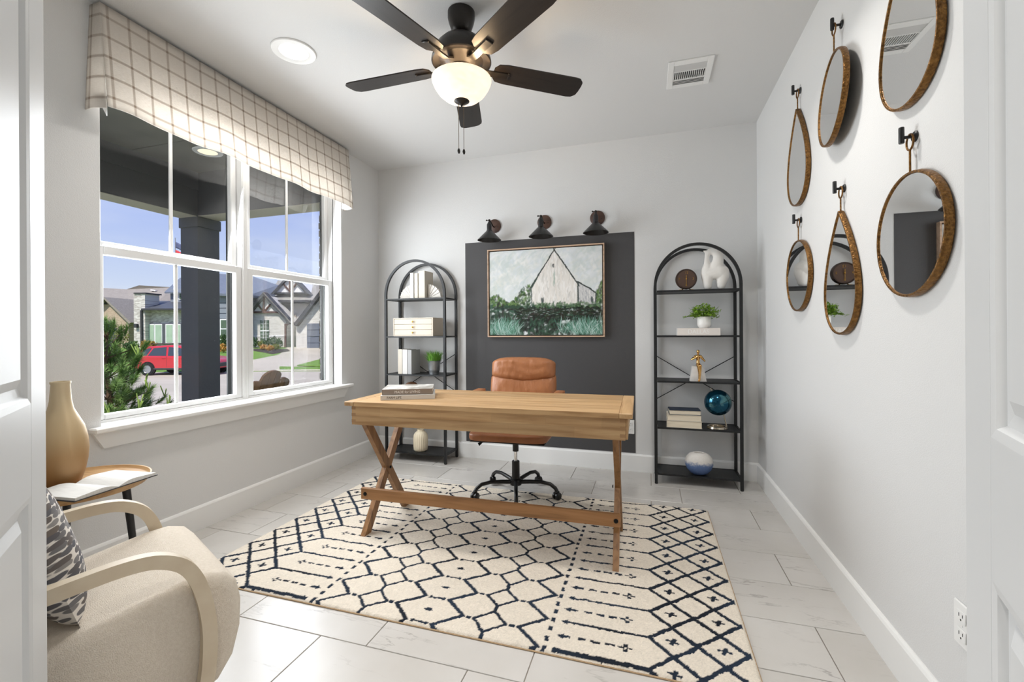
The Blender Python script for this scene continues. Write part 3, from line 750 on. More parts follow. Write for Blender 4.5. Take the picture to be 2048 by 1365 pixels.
# ================================================================== books helper
def book(name, label, loc, rz, size, cover, pages=None, lying=True, group=None, spine='-y', cat='book'):
    """closed book: size = (length along the spine, width, thickness); spine faces local -y when lying"""
    L, W, TH = size
    t = thing(name, label, cat, loc, rz, group)
    pg = pm('paper_cream', C(232, 222, 202), .9, var=(3, C(214, 200, 176), .6), stretch=(1, 1, 120)) if pages is None else pages
    if lying:
        c = MB(); c.bx(-L / 2, L / 2, -W / 2, W / 2, 0, .0025, .0008); c.bx(-L / 2, L / 2, -W / 2, W / 2, TH - .0025, TH, .0008); c.bx(-L / 2, L / 2, -W / 2, -W / 2 + .003, .0025, TH - .0025)
        c.build('cover', cover, t, False)
        MB().bx(-L / 2 + .004, L / 2 - .004, -W / 2 + .003, W / 2 - .004, .0025, TH - .0025).build('pages', pg, t, False)
    else:   # standing, spine faces local -y, height L
        c = MB(); c.bx(-TH / 2, -TH / 2 + .0025, -W / 2, W / 2, 0, L, .0008); c.bx(TH / 2 - .0025, TH / 2, -W / 2, W / 2, 0, L, .0008); c.bx(-TH / 2, TH / 2, -W / 2 - .001, -W / 2 + .003, 0, L, .001)
        c.build('cover', cover, t, False)
        MB().bx(-TH / 2 + .0025, TH / 2 - .0025, -W / 2 + .003, W / 2 - .004, .003, L - .004).build('pages', pg, t, False)
    return t
m_bk_white = pm('cover_white', C(212, 210, 206), .55); m_bk_taupe = pm('cover_taupe', C(142, 130, 120), .6)
m_bk_ivory = pm('cover_ivory', C(206, 198, 184), .6); m_bk_grey = pm('cover_grey', C(170, 170, 170), .6); m_bk_navy = pm('cover_navy', C(32, 46, 66), .6)
m_ink = pm('print_dark', C(60, 56, 54), .7); m_inkw = pm('print_white', C(238, 236, 232), .6)
bA = math.radians(26)
b1 = book('coffee_table_book', 'white book lettered FARM LIFE lying directly on the desk', (-1.362, 2.345, TZ), bA, (.300, .235, .026), m_bk_white, pm('paper_white', C(236, 234, 230), .9))
text_part('spine_title', 'FARM LIFE', .018, m_ink, b1, T((-.075, -.1178, .013)) @ RX90, .0003)
b2 = book('coffee_table_book', 'taupe-spined book lettered MADE FOR LIVING on top of the desk stack', (-1.366, 2.352, TZ + .026), bA - .02, (.282, .225, .032), m_bk_taupe, MATS['paper_white'])
MB().bx(-.141, .141, -.1115, .1125, .0321, .0328).build('printed_top', pm('cover_photo', C(222, 220, 216), .5, var=(14, C(150, 146, 138), .25)), b2, False)
text_part('spine_title', 'MADE for LIVING', .019, m_inkw, b2, T((0, -.1128, .016)) @ RX90, .0003)

# ================================================================== OFFICE CHAIR
ch = thing('office_chair', 'tan leather swivel office chair behind the desk', 'office chair', (-.900, 2.985, .0), math.radians(3))
m_leather = pm('tan_leather', C(176, 116, 74), .40, var=(7, C(148, 92, 54), .6), bump=(22, .6), stretch=(1, 1, .55))
m_chblack = pm('chair_black', C(18, 18, 19), .3)
m_chrome = pm('chrome', (.75, .76, .78), .12, 1.)
RZ0 = .012
hub = MB().lathe([(.0001, .085), (.040, .087), (.044, .105), (.040, .125), (.028, .132), (.027, .25), (.024, .253), (.0001, .253)], 24).build('column', m_chblack, ch)
for k in range(5):
    a = math.radians(-4 + 72 * k); ca, sa = math.cos(a), math.sin(a)
    P = [(.03, .108), (.10, .116), (.18, .122), (.245, .113), (.280, .090), (.292, .070)]
    arm = MB().tube([(r * ca, r * sa, z) for r, z in P], [.015, .014, .0125, .0125, .013, .013], 10).build('base_leg', m_chblack, ch)
    ct = MB(); cx, cy = .292 * ca, .292 * sa; tw = random.uniform(0, 2 * PI) if k != 0 else .9
    for s in (-1, 1):
        ct.lathe([(.0001, -.009), (.020, -.009), (.026, -.006), (.026, .006), (.020, .009), (.0001, .009)], 18, M=T((cx, cy, RZ0 + .026)) @ RZ(tw) @ T((0, s * .013, 0)) @ RX(PI / 2))
    ct.box((0, 0, 0), (.044, .016, .028), .005, M=T((cx, cy, RZ0 + .042)) @ RZ(tw))
    ct.build('caster', m_chblack, arm)
MB().lathe([(.012, .25), (.012, .335)], 16).build('gas_lift', m_chrome, ch)
MB().lathe([(.021, .32), (.021, .405), (.026, .410)], 20).build('lift_sleeve', m_chblack, ch)
MB().bx(-.10, .10, -.13, .12, .408, .434, .008).build('mechanism_plate', m_chblack, ch)
MB().tube([(-.09, -.10, .415), (-.19, -.16, .412), (-.215, -.17, .395)], [.005, .006, .012], 8).build('tilt_lever', m_chblack, ch)
def cushion(name, size, M, mat, parent, puff=.35, lv=3, n=4):
    """soft box: grid cube pushed out in the middle"""
    bm = bmesh.new(); bmesh.ops.create_cube(bm, size=1.0)
    bmesh.ops.subdivide_edges(bm, edges=bm.edges, cuts=n, use_grid_fill=True)
    for v in bm.verts:
        x, y, z = v.co * 2
        f = lambda a, b: (1 - abs(a) ** 2.6) * (1 - abs(b) ** 2.6)
        v.co.z *= 1 + puff * f(x, y); v.co.x *= 1 + .04 * f(y, z); v.co.y *= 1 + .04 * f(x, z)
    me = bpy.data.meshes.new(name); bm.to_mesh(me); bm.free()
    me.transform(M @ Matrix.Diagonal((*size, 1)))
    me.polygons.foreach_set('use_smooth', [True] * len(me.polygons)); me.materials.append(mat)
    o = bpy.data.objects.new(name, me); COL.objects.link(o); o.parent = parent
    return sub(o, 1)
cushion('seat', (.52, .50, .050), T((0, -.03, .466)), m_leather, ch, .35)
MB().bx(-.25, .25, -.255, .20, .432, .440, .004).build('seat_pan', m_chblack, ch, False)
bk_M = T((0, .205, .485)) @ RX(math.radians(-9))
def padded_back(name, w_, z0, z1, th, seam, M, top_round):
    """leather pad in the xz plane: rounded outline, soft bulge, drooping seam at the given edge"""
    n, m_ = 26, 16; vs = []; fs = []
    for s in (-1, 1):
        for j in range(m_ + 1):
            for i in range(n + 1):
                u, v = -1 + 2 * i / n, j / m_
                hw = w_ / 2 * (1 - top_round * max(0, v - .72) ** 2 * 3.0)
                lo_ = z0 - seam * (1 - u * u); z = lo_ + (z1 + .012 * (1 - u ** 4) - lo_) * v
                e = max(0, 1 - abs(u) ** 5) ** .5 * max(0, 1 - abs(2 * v - 1) ** 4) ** .5
                wr = .0035 * math.sin(v * 19 + 2.2 * math.sin(u * 4)) * (1 - abs(u)) + .003 * math.sin(u * 27 + v * 5) * (v if v > .5 else 1 - v) ** 2
                vs.append((hw * u * (1 - .02 * abs(2 * v - 1) ** 6), s * (th / 2 * e + (wr * e if s < 0 else 0)) - .0, z))
    k1 = (n + 1) * (m_ + 1)
    for s in (0, 1):
        for j in range(m_):
            for i in range(n): a = s * k1 + j * (n + 1) + i; fs.append((a, a + 1, a + n + 2, a + n + 1) if not s else (a, a + n + 1, a + n + 2, a + 1))
    return MB().add(vs, fs, M).build(name, m_leather, ch, True, 80)
padded_back('backrest', .505, .0, .345, .108, 0, bk_M, 0)
padded_back('headrest', .490, .332, .468, .124, .040, bk_M @ T((0, -.008, 0)), .9)
MB().bx(-.215, .215, .04, .058, .02, .46, .008, M=bk_M).build('back_shell', m_leather, ch, False)
MB().tube([(0, .10, .42), (0, .24, .43), (0, .275, .50), (0, .285, .58)], .01, rect=(.05, .012)).build('back_bracket', m_chblack, ch)
for s in (-1, 1):
    am = MB().tube([(s * .245, .08, .44), (s * .295, .07, .46), (s * .300, .05, .56), (s * .298, .02, .690), (s * .296, .15, .700)], .01, rect=(.02, .02)).build('armrest_frame', m_chblack, ch)
    cushion('armrest_pad', (.062, .25, .028), T((s * .297, .045, .716)), m_leather, am, .3)

# ================================================================== ARCHED SHELVES
SZ = (.080, .428, .776, 1.116, 1.455)       # tops of the boards
def arched_shelf(label, x0, x1, yf=3.543, yb=3.782):
    w = (x1 - x0) / 2; cx = (x0 + x1) / 2
    t = thing('arched_shelf', label, 'shelf', (cx, (yf + yb) / 2, 0)); d = (yb - yf) / 2
    zs = SZ[-1] + .03; R_ = w; top = 1.79
    for sg in (-1, 1):
        pts = [(-w, sg * d, .006), (-w, sg * d, .7), (-w, sg * d, zs)]
        pts += [(-R_ * math.cos(a), sg * d, zs + (top - zs) * math.sin(a)) for a in [PI * i / 44 for i in range(1, 44)]]
        pts += [(w, sg * d, zs), (w, sg * d, .7), (w, sg * d, .006)]
        f = MB().tube(pts, .01, rect=(.0205, .0205), upv=(0, 1, 0)).build('arch_frame', m_shelfblack, t, True, 40)
        for s in (-1, 1): MB().lathe([(.011, 0), (.012, .006), (.010, .012)], 10, (s * w, sg * d, 0)).build('foot', m_black, f)
    for k, z in enumerate(SZ):
        MB().bx(-w + .013, w - .013, -d + .012, d - .012, z - .010, z).build('shelf_board', pm('shelf_panel', C(24, 26, 28), .5), t, False)
        fr = MB()
        for sg in (-1, 1):
            fr.bx(-w + .011, w - .011, sg * d - .009, sg * d + .009, z - .012, z + .001); fr.bx(sg * w - .006, sg * w + .006, -d + .011, d - .011, z - .012, z + .001)
        fr.build('shelf_rail', m_shelfblack, t, False)
    for sg in (-1, 1):
        MB().tube([(-sg * w, d + .004, .60), (sg * w, d + .004, .955)], .0035, 6).build('cross_brace', m_shelfblack, t)
    return t
LX0, LX1, RX0_, RX1_ = -2.292, -1.707, .040, .625
arched_shelf('black arched metal shelf on the window side of the painting', LX0, LX1)
arched_shelf('black arched metal shelf on the mirror side of the painting', RX0_, RX1_)
YS = 3.655
# --- window-side shelf, top board: shell bookends and three standing books
m_shell = pm('shell_white', C(212, 207, 199), .55)
def shell_bookend(x, label, flip):
    t = thing('shell_bookend', label, 'bookend', (x, YS - .02, SZ[4]), 0, 'white shell bookends')
    n = 11; R_ = .125
    for i in range(n):
        a0 = PI * i / n / 2; a1 = PI * (i + 1) / n / 2
        A = [(0, 0), (-R_ * math.cos(a0), R_ * math.sin(a0)), (-1.04 * R_ * math.cos((a0 + a1) / 2), 1.04 * R_ * math.sin((a0 + a1) / 2)), (-R_ * math.cos(a1), R_ * math.sin(a1))]
        if flip: A = [(-p, q) for p, q in A]
        th = .020 + .004 * (i % 2)
        MB().prism(A, -th, th).build('rib', m_shell, t, False)
    MB().bx(-.128 if not flip else -.0, 0 if not flip else .128, -.03, .03, 0, .006, .002).build('base', m_shell, t, False)
shell_bookend(-2.060, 'white fan-shaped shell bookend left of the ivory books', False)
shell_bookend(-1.905, 'white fan-shaped shell bookend right of the ivory books', True)
for i, (x, th, h, cm, lab) in enumerate(((-2.0415, .034, .232, m_bk_white, 'thin white book standing at the left between the shell bookends'), (-1.9985, .034, .226, m_bk_ivory, 'slim ivory book standing in the middle between the shell bookends'), (-1.943, .062, .245, m_bk_ivory, 'thick ivory book standing at the right between the shell bookends'))):
    book('standing_book', lab, (x, YS - .005, SZ[4] + .001), 0, (h, .16, th), cm, lying=False, group='books between the shell bookends')
# --- cream jewellery chest with three drawers
bx_ = thing('drawer_chest', 'cream small chest of three drawers with gold knobs', 'chest', (-2.020, YS - .01, SZ[3] + .001), math.radians(0))
m_chest = pm('chest_cream', C(207, 197, 181), .6, bump=(160, .1)); m_gold = pm('gold', C(212, 165, 88), .22, 1.)
cw, cd, chh = .200, .100, .165
b = MB(); b.bx(-cw, -cw + .010, -cd, cd, 0, chh, .002); b.bx(cw - .010, cw, -cd, cd, 0, chh, .002); b.bx(-cw + .01, cw - .01, -cd, cd, 0, .009); b.bx(-cw + .01, cw - .01, -cd, cd, chh - .009, chh); b.bx(-cw + .01, cw - .01, cd - .008, cd, .009, chh - .009)
b.build('body', m_chest, bx_, False)
for i in range(3):
    z0 = .010 + i * .0487
    dr = MB().bx(-cw + .0115, cw - .0115, -cd + .001, cd - .02, z0, z0 + .0465, .002).build('drawer', m_chest, bx_, False)
    MB().lathe([(.004, 0), (.004, .008), (.009, .011), (.009, .018), (.0001, .020)], 14, M=T((0, -cd + .001, z0 + .023)) @ RX(PI / 2)).build('knob', m_gold, dr)
# --- third board: three books, plant in a galvanised bucket
for i, (x, th, h, cm, lab) in enumerate(((-2.158, .043, .222, m_bk_ivory, 'ivory book leftmost of the three beside the galvanised bucket'), (-2.1095, .048, .220, m_bk_white, 'white book in the middle of the three beside the galvanised bucket'), (-2.062, .040, .217, m_bk_grey, 'grey book nearest the galvanised bucket of grass'))):
    book('standing_book', lab, (x, YS - .02, SZ[2] + .001), 0, (h, .155, th), cm, lying=False, group='books beside the bucket of grass')
pb = thing('potted_grass', 'tuft of bright green grass in a galvanised bucket', 'plant', (-1.852, YS - .03, SZ[2] + .001))
m_zinc = pm('galvanised', C(176, 180, 182), .38, .85, var=(18, C(140, 144, 146), .5))
MB().lathe([(.0001, .002), (.042, .002), (.043, .0), (.046, .03), (.048, .033), (.0485, .036), (.054, .088), (.056, .092), (.057, .116), (.0595, .119), (.057, .121), (.053, .116), (.050, .10), (.0001, .098)], 28).build('bucket', m_zinc, pb)
m_grass = pm('grass_green', C(124, 176, 66), .6, var=(30, C(78, 136, 40), .6))
def blades(n, r0_, h0, h1, lean, w, seed):
    rnd = random.Random(seed); m = MB()
    for i in range(n):
        a = rnd.uniform(0, 2 * PI); r = r0_ * math.sqrt(rnd.random()); h = rnd.uniform(h0, h1); l = lean * rnd.uniform(.2, 1) * (.3 + r / r0_)
        b = a + rnd.uniform(-.6, .6); px, py = r * math.cos(a), r * math.sin(a); tx, ty = -math.sin(b) * w, math.cos(b) * w
        P = [(px, py, 0), (px + math.cos(b) * l * .35, py + math.sin(b) * l * .35, h * .6), (px + math.cos(b) * l, py + math.sin(b) * l, h)]
        m.add([(P[0][0] - tx, P[0][1] - ty, 0), (P[0][0] + tx, P[0][1] + ty, 0), (P[1][0] + tx * .8, P[1][1] + ty * .8, P[1][2]), (P[1][0] - tx * .8, P[1][1] - ty * .8, P[1][2]), P[2]], [(0, 1, 2, 3), (3, 2, 4)])
    return m
g = blades(300, .050, .060, .125, .085, .0028, 4).build('grass_blades', m_grass, pb, False, loc=(0, 0, .098)); g['kind'] = 'stuff'
# --- fourth board: carved wooden knot, hidden below by the desk; bottom: ribbed vase
kn = thing('wooden_knot', 'brown carved wooden knot sculpture above the desk books', 'sculpture', (-2.083, YS - .03, SZ[1] + .001))
m_walnut = wood('walnut', C(118, 82, 56), C(78, 52, 34), 'z', .5)
MB().tube([(.052 * math.cos(a), .020 * math.sin(2 * a), .195 + .062 * math.sin(a)) for a in [2 * PI * i / 36 for i in range(36)]], .016, 10, closed=True).build('knot_ring', m_walnut, kn)
MB().tube([(.050 * math.cos(a), .018 * math.cos(2 * a), .075 + .062 * math.sin(a)) for a in [2 * PI * i / 36 for i in range(36)]], .015, 10, closed=True).build('knot_ring', m_walnut, kn)
rv = thing('ribbed_vase', 'small cream ribbed vase on the lowest board of the window-side shelf', 'vase', (-1.992, YS - .03, SZ[0] + .001))
prof = [(.0001, .0), (.052, .0), (.060, .008), (.063, .04), (.064, .11), (.060, .145), (.046, .165), (.032, .174), (.029, .188), (.032, .194), (.027, .194), (.024, .184), (.0001, .176)]
v_ = MB(); n = 72; vs = []; fs = []
for r, z in prof:
    for i in range(n):
        a = 2 * PI * i / n; rr = r * (1 + (.028 if .006 < z < .168 and r > .04 else 0) * math.cos(a * 24)); vs.append((rr * math.cos(a), rr * math.sin(a), z))
for k in range(len(prof) - 1):
    for i in range(n): j = (i + 1) % n; fs.append((k * n + i, k * n + j, (k + 1) * n + j, (k + 1) * n + i))
v_.add(vs, fs).build('body', pm('cream_ceramic', C(228, 216, 190), .55), rv)

# --- mirror-side shelf
ck = thing('desk_clock', 'round black table clock with gold numerals on gold feet', 'clock', (.262, YS - .06, SZ[4] + .001))
RC = .076
MB().lathe([(.0001, .022), (RC - .008, .022), (RC, .016), (RC, -.016), (RC - .004, -.022), (RC - .008, -.022), (RC - .010, -.018), (.0001, -.018)], 48, M=T((0, 0, RC + .008)) @ RX(-PI / 2)).build('case', pm('clock_dark', C(66, 48, 38), .45, var=(6, C(48, 36, 30), .5)), ck)
for s in (-1, 1): MB().tube([(s * .018, 0, .014), (s * .030, 0, .004), (s * .050, 0, .003)], .004, 8).build('foot', m_gold, ck)
fM = T((0, -.0182, RC + .008))
face = MB().lathe([(.0001, .0006), (RC - .011, .0006), (RC - .011, 0)], 40, M=fM @ RX(PI / 2)).build('dial', pm('dial_dark', C(78, 56, 44), .6), ck)
for s_, dx, dz in (('12', .002, .046), ('3', .049, 0), ('9', -.049, 0), ('6', 0, -.046)):
    text_part('numeral', s_, .024, m_gold, ck, fM @ T((dx, -.001, dz)) @ RX90, .0004)
MB().bx(-.0018, .0018, -.004, -.0025, -.048, .010, M=fM).build('minute_hand', m_gold, ck, False)
MB().bx(-.0022, .0022, -.006, -.0045, -.008, .026, M=fM).build('hour_hand', m_gold, ck, False)
MB().lathe([(.006, 0), (.005, .004), (.0001, .005)], 14, M=fM @ T((0, -.003, 0)) @ RX(PI / 2)).build('pin', m_gold, ck)

def metaballs(name, balls, res, mat, parent, loc=(0, 0, 0)):
    """blend ellipsoids (x,y,z,r[,sx,sy,sz]) into one continuous surface with a voxel remesh"""
    m = MB()
    for b in balls: m.ball(b[:3], b[3], 16, 10, b[4:7] if len(b) > 4 else (1, 1, 1))
    o = m.build(name, mat, parent, True, 180); o.location = loc
    rmm = o.modifiers.new('remesh', 'REMESH'); rmm.mode = 'VOXEL'; rmm.voxel_size = res; rmm.use_smooth_shade = True
    sm = o.modifiers.new('smooth', 'SMOOTH'); sm.factor = .6; sm.iterations = 6
    return o
hs = thing('horse_sculpture', 'white abstract horse sculpture on the top board', 'sculpture', (.462, YS - .05, SZ[4] + .001))
hb = []
def chain(P, k=5):
    for (x0, z0, ra), (x1, z1, rb) in zip(P, P[1:]):
        for i in range(k): q = i / k; hb.append((x0 + (x1 - x0) * q, 0, z0 + (z1 - z0) * q, ra + (rb - ra) * q, 1, .78, 1))
    hb.append((P[-1][0], 0, P[-1][1], P[-1][2], 1, .78, 1))
chain([(-.050, .105, .050), (-.015, .115, .054), (.030, .118, .058), (.056, .118, .044)])          # body and haunch
chain([(-.005, .135, .048), (.020, .185, .042), (.026, .232, .037), (.006, .268, .030), (-.030, .276, .023), (-.052, .252, .018), (-.056, .215, .017), (-.054, .175, .024), (-.052, .130, .044)])   # neck arches over, the head comes down to the chest
chain([(-.050, .09, .046), (-.052, .050, .036), (-.050, .014, .030)]); chain([(.052, .09, .048), (.048, .050, .038), (.044, .014, .030)])
chain([(-.055, .272, .014), (-.078, .280, .006)])
hso = metaballs('horse_body', hb, .0045, pm('white_plaster', C(234, 231, 226), .7, bump=(60, .12)), hs, (0, 0, .014))
hs.scale = (.98, .98, .985)

db = book('coffee_table_book', 'white book lettered DALLAS lying under the small potted plant', (.340, YS - .03, SZ[3] + .001), 0, (.292, .20, .054), pm('cover_white_warm', C(226, 219, 212), .5), MATS['paper_white'])
text_part('spine_title', 'DALLAS', .042, m_inkw, db, T((0, -.1003, .027)) @ RX90, .0004, .0008)
pp2 = thing('potted_plant', 'small leafy green plant in a white pot on a book', 'plant', (.386, YS - .055, SZ[3] + .056))
MB().lathe([(.0001, 0), (.032, 0), (.035, .004), (.044, .014), (.048, .030), (.048, .082), (.0465, .084), (.044, .082), (.044, .070), (.0001, .068)], 30).build('pot', pm('pot_white', C(238, 236, 233), .35), pp2)
m_leaf = pm('leaf_green', C(158, 194, 70), .5, var=(40, C(108, 154, 40), .6))
rnd = random.Random(11); lf = MB(); stm = MB()
for i in range(64):
    a = rnd.uniform(0, 2 * PI); el = rnd.uniform(.25, 1.45); L_ = rnd.uniform(.07, .115)
    dv = Vector((math.cos(a) * math.cos(el) * 1.15, math.sin(a) * math.cos(el) * .8, math.sin(el))); P0 = Vector((math.cos(a) * .02, math.sin(a) * .02, .066)); P1 = P0 + dv * L_ * .55 + Vector((0, 0, .012)); P2 = P0 + dv * L_
    P2.z -= .018 * math.cos(el); stm.tube([P0, P1, P2], .0009, 4)
    for j in range(11):
        q = .35 + .65 * j / 10; c = P0.lerp(P1, min(q / .55, 1)) if q < .55 else P1.lerp(P2, (q - .55) / .45)
        l_ = rnd.uniform(.014, .022); M = T(c) @ RZ(rnd.uniform(0, 2 * PI)) @ RY(rnd.uniform(-.9, .5))
        lf.add([(0, 0, 0), (l_ * .5, l_ * .36, .001), (l_, 0, -.001), (l_ * .5, -l_ * .36, .001)], [(0, 1, 2, 3)], M)
for i in range(620):                              # dense crown of small round leaves
    while True:
        q_ = Vector((rnd.uniform(-1, 1), rnd.uniform(-1, 1), rnd.uniform(-1, 1)))
        if .25 < q_.length < 1: break
    l_ = rnd.uniform(.012, .019); M = T((q_.x * .100 + .004, q_.y * .075, .128 + q_.z * .058 - .02 * abs(q_.x))) @ RZ(rnd.uniform(0, 2 * PI)) @ RY(rnd.uniform(-1.1, .6))
    lf.add([(0, 0, 0), (l_ * .5, l_ * .4, .001), (l_, 0, -.001), (l_ * .5, -l_ * .4, .001)], [(0, 1, 2, 3)], M)
stm.build('stems', pm('stem_green', C(90, 112, 50), .7), pp2, False)
lo = lf.build('leaves', m_leaf, pp2, False); lo['kind'] = 'stuff'

gf = thing('gold_figurine', 'gold seated figure on a white marble block', 'figurine', (.340, YS - .07, SZ[2] + .001))
MB().prism([(-.058, 0), (.056, 0), (.036, .108), (-.042, .112)], -.032, .032).build('marble_block', pm('marble_white', C(232, 230, 226), .35, var=(7, C(186, 182, 178), .35)), gf, False)
fg = []
def limb(P, rs, k=5):
    for i in range(len(P) - 1):
        for j in range(k):
            q = j / k; A, B = Vector(P[i]), Vector(P[i + 1]); c = A.lerp(B, q); fg.append((c.x, c.y, c.z, rs[i] + (rs[i + 1] - rs[i]) * q))
    fg.append((*P[-1], rs[-1]))
limb([(0, -.018, .122), (0, -.016, .155), (0, -.014, .182)], [.014, .012, .017], 7)
limb([(-.018, -.014, .186), (.018, -.014, .186)], [.010, .010]); limb([(0, -.014, .190), (0, -.016, .205)], [.006, .006])
limb([(-.020, -.014, .186), (-.046, -.022, .160), (-.014, -.040, .178)], [.008, .007, .006], 8); limb([(.020, -.014, .186), (.044, -.022, .152), (.014, -.040, .180)], [.008, .007, .006], 8)
limb([(.010, -.020, .122), (.014, -.048, .118), (.012, -.046, .060), (.008, -.044, .008), (.006, -.056, .006)], [.010, .009, .007, .005, .005], 9)
limb([(-.008, -.020, .122), (-.004, -.046, .122), (.004, -.048, .066), (.002, -.044, .010), (-.002, -.056, .006)], [.010, .009, .007, .005, .005], 9)
fg.append((0, -.018, .220, .0135, .9, 1, 1.1))
metaballs('figure', fg, .0028, pm('polished_gold', C(214, 168, 104), .16, 1.), gf)

sb = []
for i, (w_, d_, h_, cm, lab, zz0, dx) in enumerate(((.248, .155, .052, m_bk_ivory, 'thick cream book at the bottom of the stack by the globe', 0, 0), (.240, .150, .044, m_bk_ivory, 'cream book in the middle of the stack by the globe', .0525, -.002), (.222, .15, .034, m_bk_navy, 'navy blue book on top of the stack by the globe', .097, .002))):
    book('stacked_book', lab, (.242 + dx, YS - .035, SZ[1] + .001 + zz0), math.radians(-2 + 2 * i + 180), (w_, d_, h_), cm, lying=True, group='stack of books by the globe')
gl = thing('desk_globe', 'small teal metallic globe on a ring base', 'globe', (.472, YS - .045, SZ[1] + .001))
mg = bpy.data.materials.new('globe_teal'); mg.use_nodes = True; t = mg.node_tree; b = t.nodes['Principled BSDF']; b.inputs['Roughness'].default_value = .14; b.inputs['Metallic'].default_value = .75
c = N(t, 'ShaderNodeTexCoord'); n_ = N(t, 'ShaderNodeTexNoise'); n_.inputs['Scale'].default_value = 11; n_.inputs['Detail'].default_value = 7; t.links.new(c.outputs['Object'], n_.inputs[0])
r_ = ramp(t, [(.50, C(22, 74, 96)), (.54, C(62, 110, 122)), (.60, C(84, 128, 132))]); t.links.new(n_.outputs['Fac'], r_.inputs[0]); t.links.new(r_.outputs[0], b.inputs['Base Color'])
GR = .095; gc = Vector((.006, 0, .190)); ax = Vector((-.42, 0, .90)).normalized()
gsph = MB().ball((0, 0, 0), GR, 40, 24).build('sphere', mg, gl); gsph.location = gc
MB().tube([GR * 1.001 * Vector((math.cos(a), math.sin(a), 0)) for a in [2 * PI * i / 60 for i in range(60)]], .0012, 6, closed=True, M=ax.to_track_quat('Z', 'Y').to_matrix().to_4x4()).build('equator_line', pm('globe_line', C(14, 40, 52), .3, .5), gsph)
m_nick = pm('nickel', C(190, 180, 164), .2, 1.)
MB().tube([gc + ax * GR, gc + ax * (GR + .022)], .0045, 10).build('axis_tip', m_nick, gl)
MB().tube([gc - ax * (GR - .004), Vector((.064, 0, .016))], .0045, 10).build('axis_rod', m_nick, gl)
MB().lathe([(.052, .0), (.070, .0), (.072, .003), (.068, .016), (.060, .019), (.054, .016), (.052, .0)], 40).build('ring_base', m_nick, gl)

vz = thing('blue_dipped_vase', 'round white vase fading to speckled blue on the lowest board', 'vase', (.345, YS - .055, SZ[0] + .001))
mv = bpy.data.materials.new('ombre_glaze'); mv.use_nodes = True; t = mv.node_tree; b = t.nodes['Principled BSDF']; b.inputs['Roughness'].default_value = .6
c = N(t, 'ShaderNodeTexCoord'); s_ = N(t, 'ShaderNodeSeparateXYZ'); t.links.new(c.outputs['Object'], s_.inputs[0]); n_ = N(t, 'ShaderNodeTexNoise'); n_.inputs['Scale'].default_value = 70; t.links.new(c.outputs['Object'], n_.inputs[0])
mu = N(t, 'ShaderNodeMath', operation='MULTIPLY_ADD'); mu.inputs[1].default_value = .05; t.links.new(n_.outputs['Fac'], mu.inputs[0]); t.links.new(s_.outputs['Z'], mu.inputs[2])
r_ = ramp(t, [(.04, C(74, 96, 140)), (.10, C(92, 116, 158)), (.128, C(214, 210, 204)), (.2, C(232, 228, 222))]); t.links.new(mu.outputs[0], r_.inputs[0]); t.links.new(r_.outputs[0], b.inputs['Base Color'])
MB().lathe([(.0001, 0), (.040, 0), (.062, .012), (.086, .040), (.098, .072), (.099, .095), (.090, .125), (.070, .148), (.046, .160), (.036, .161), (.030, .156), (.034, .150), (.0001, .12)], 40, sy=.82).build('body', mv, vz)

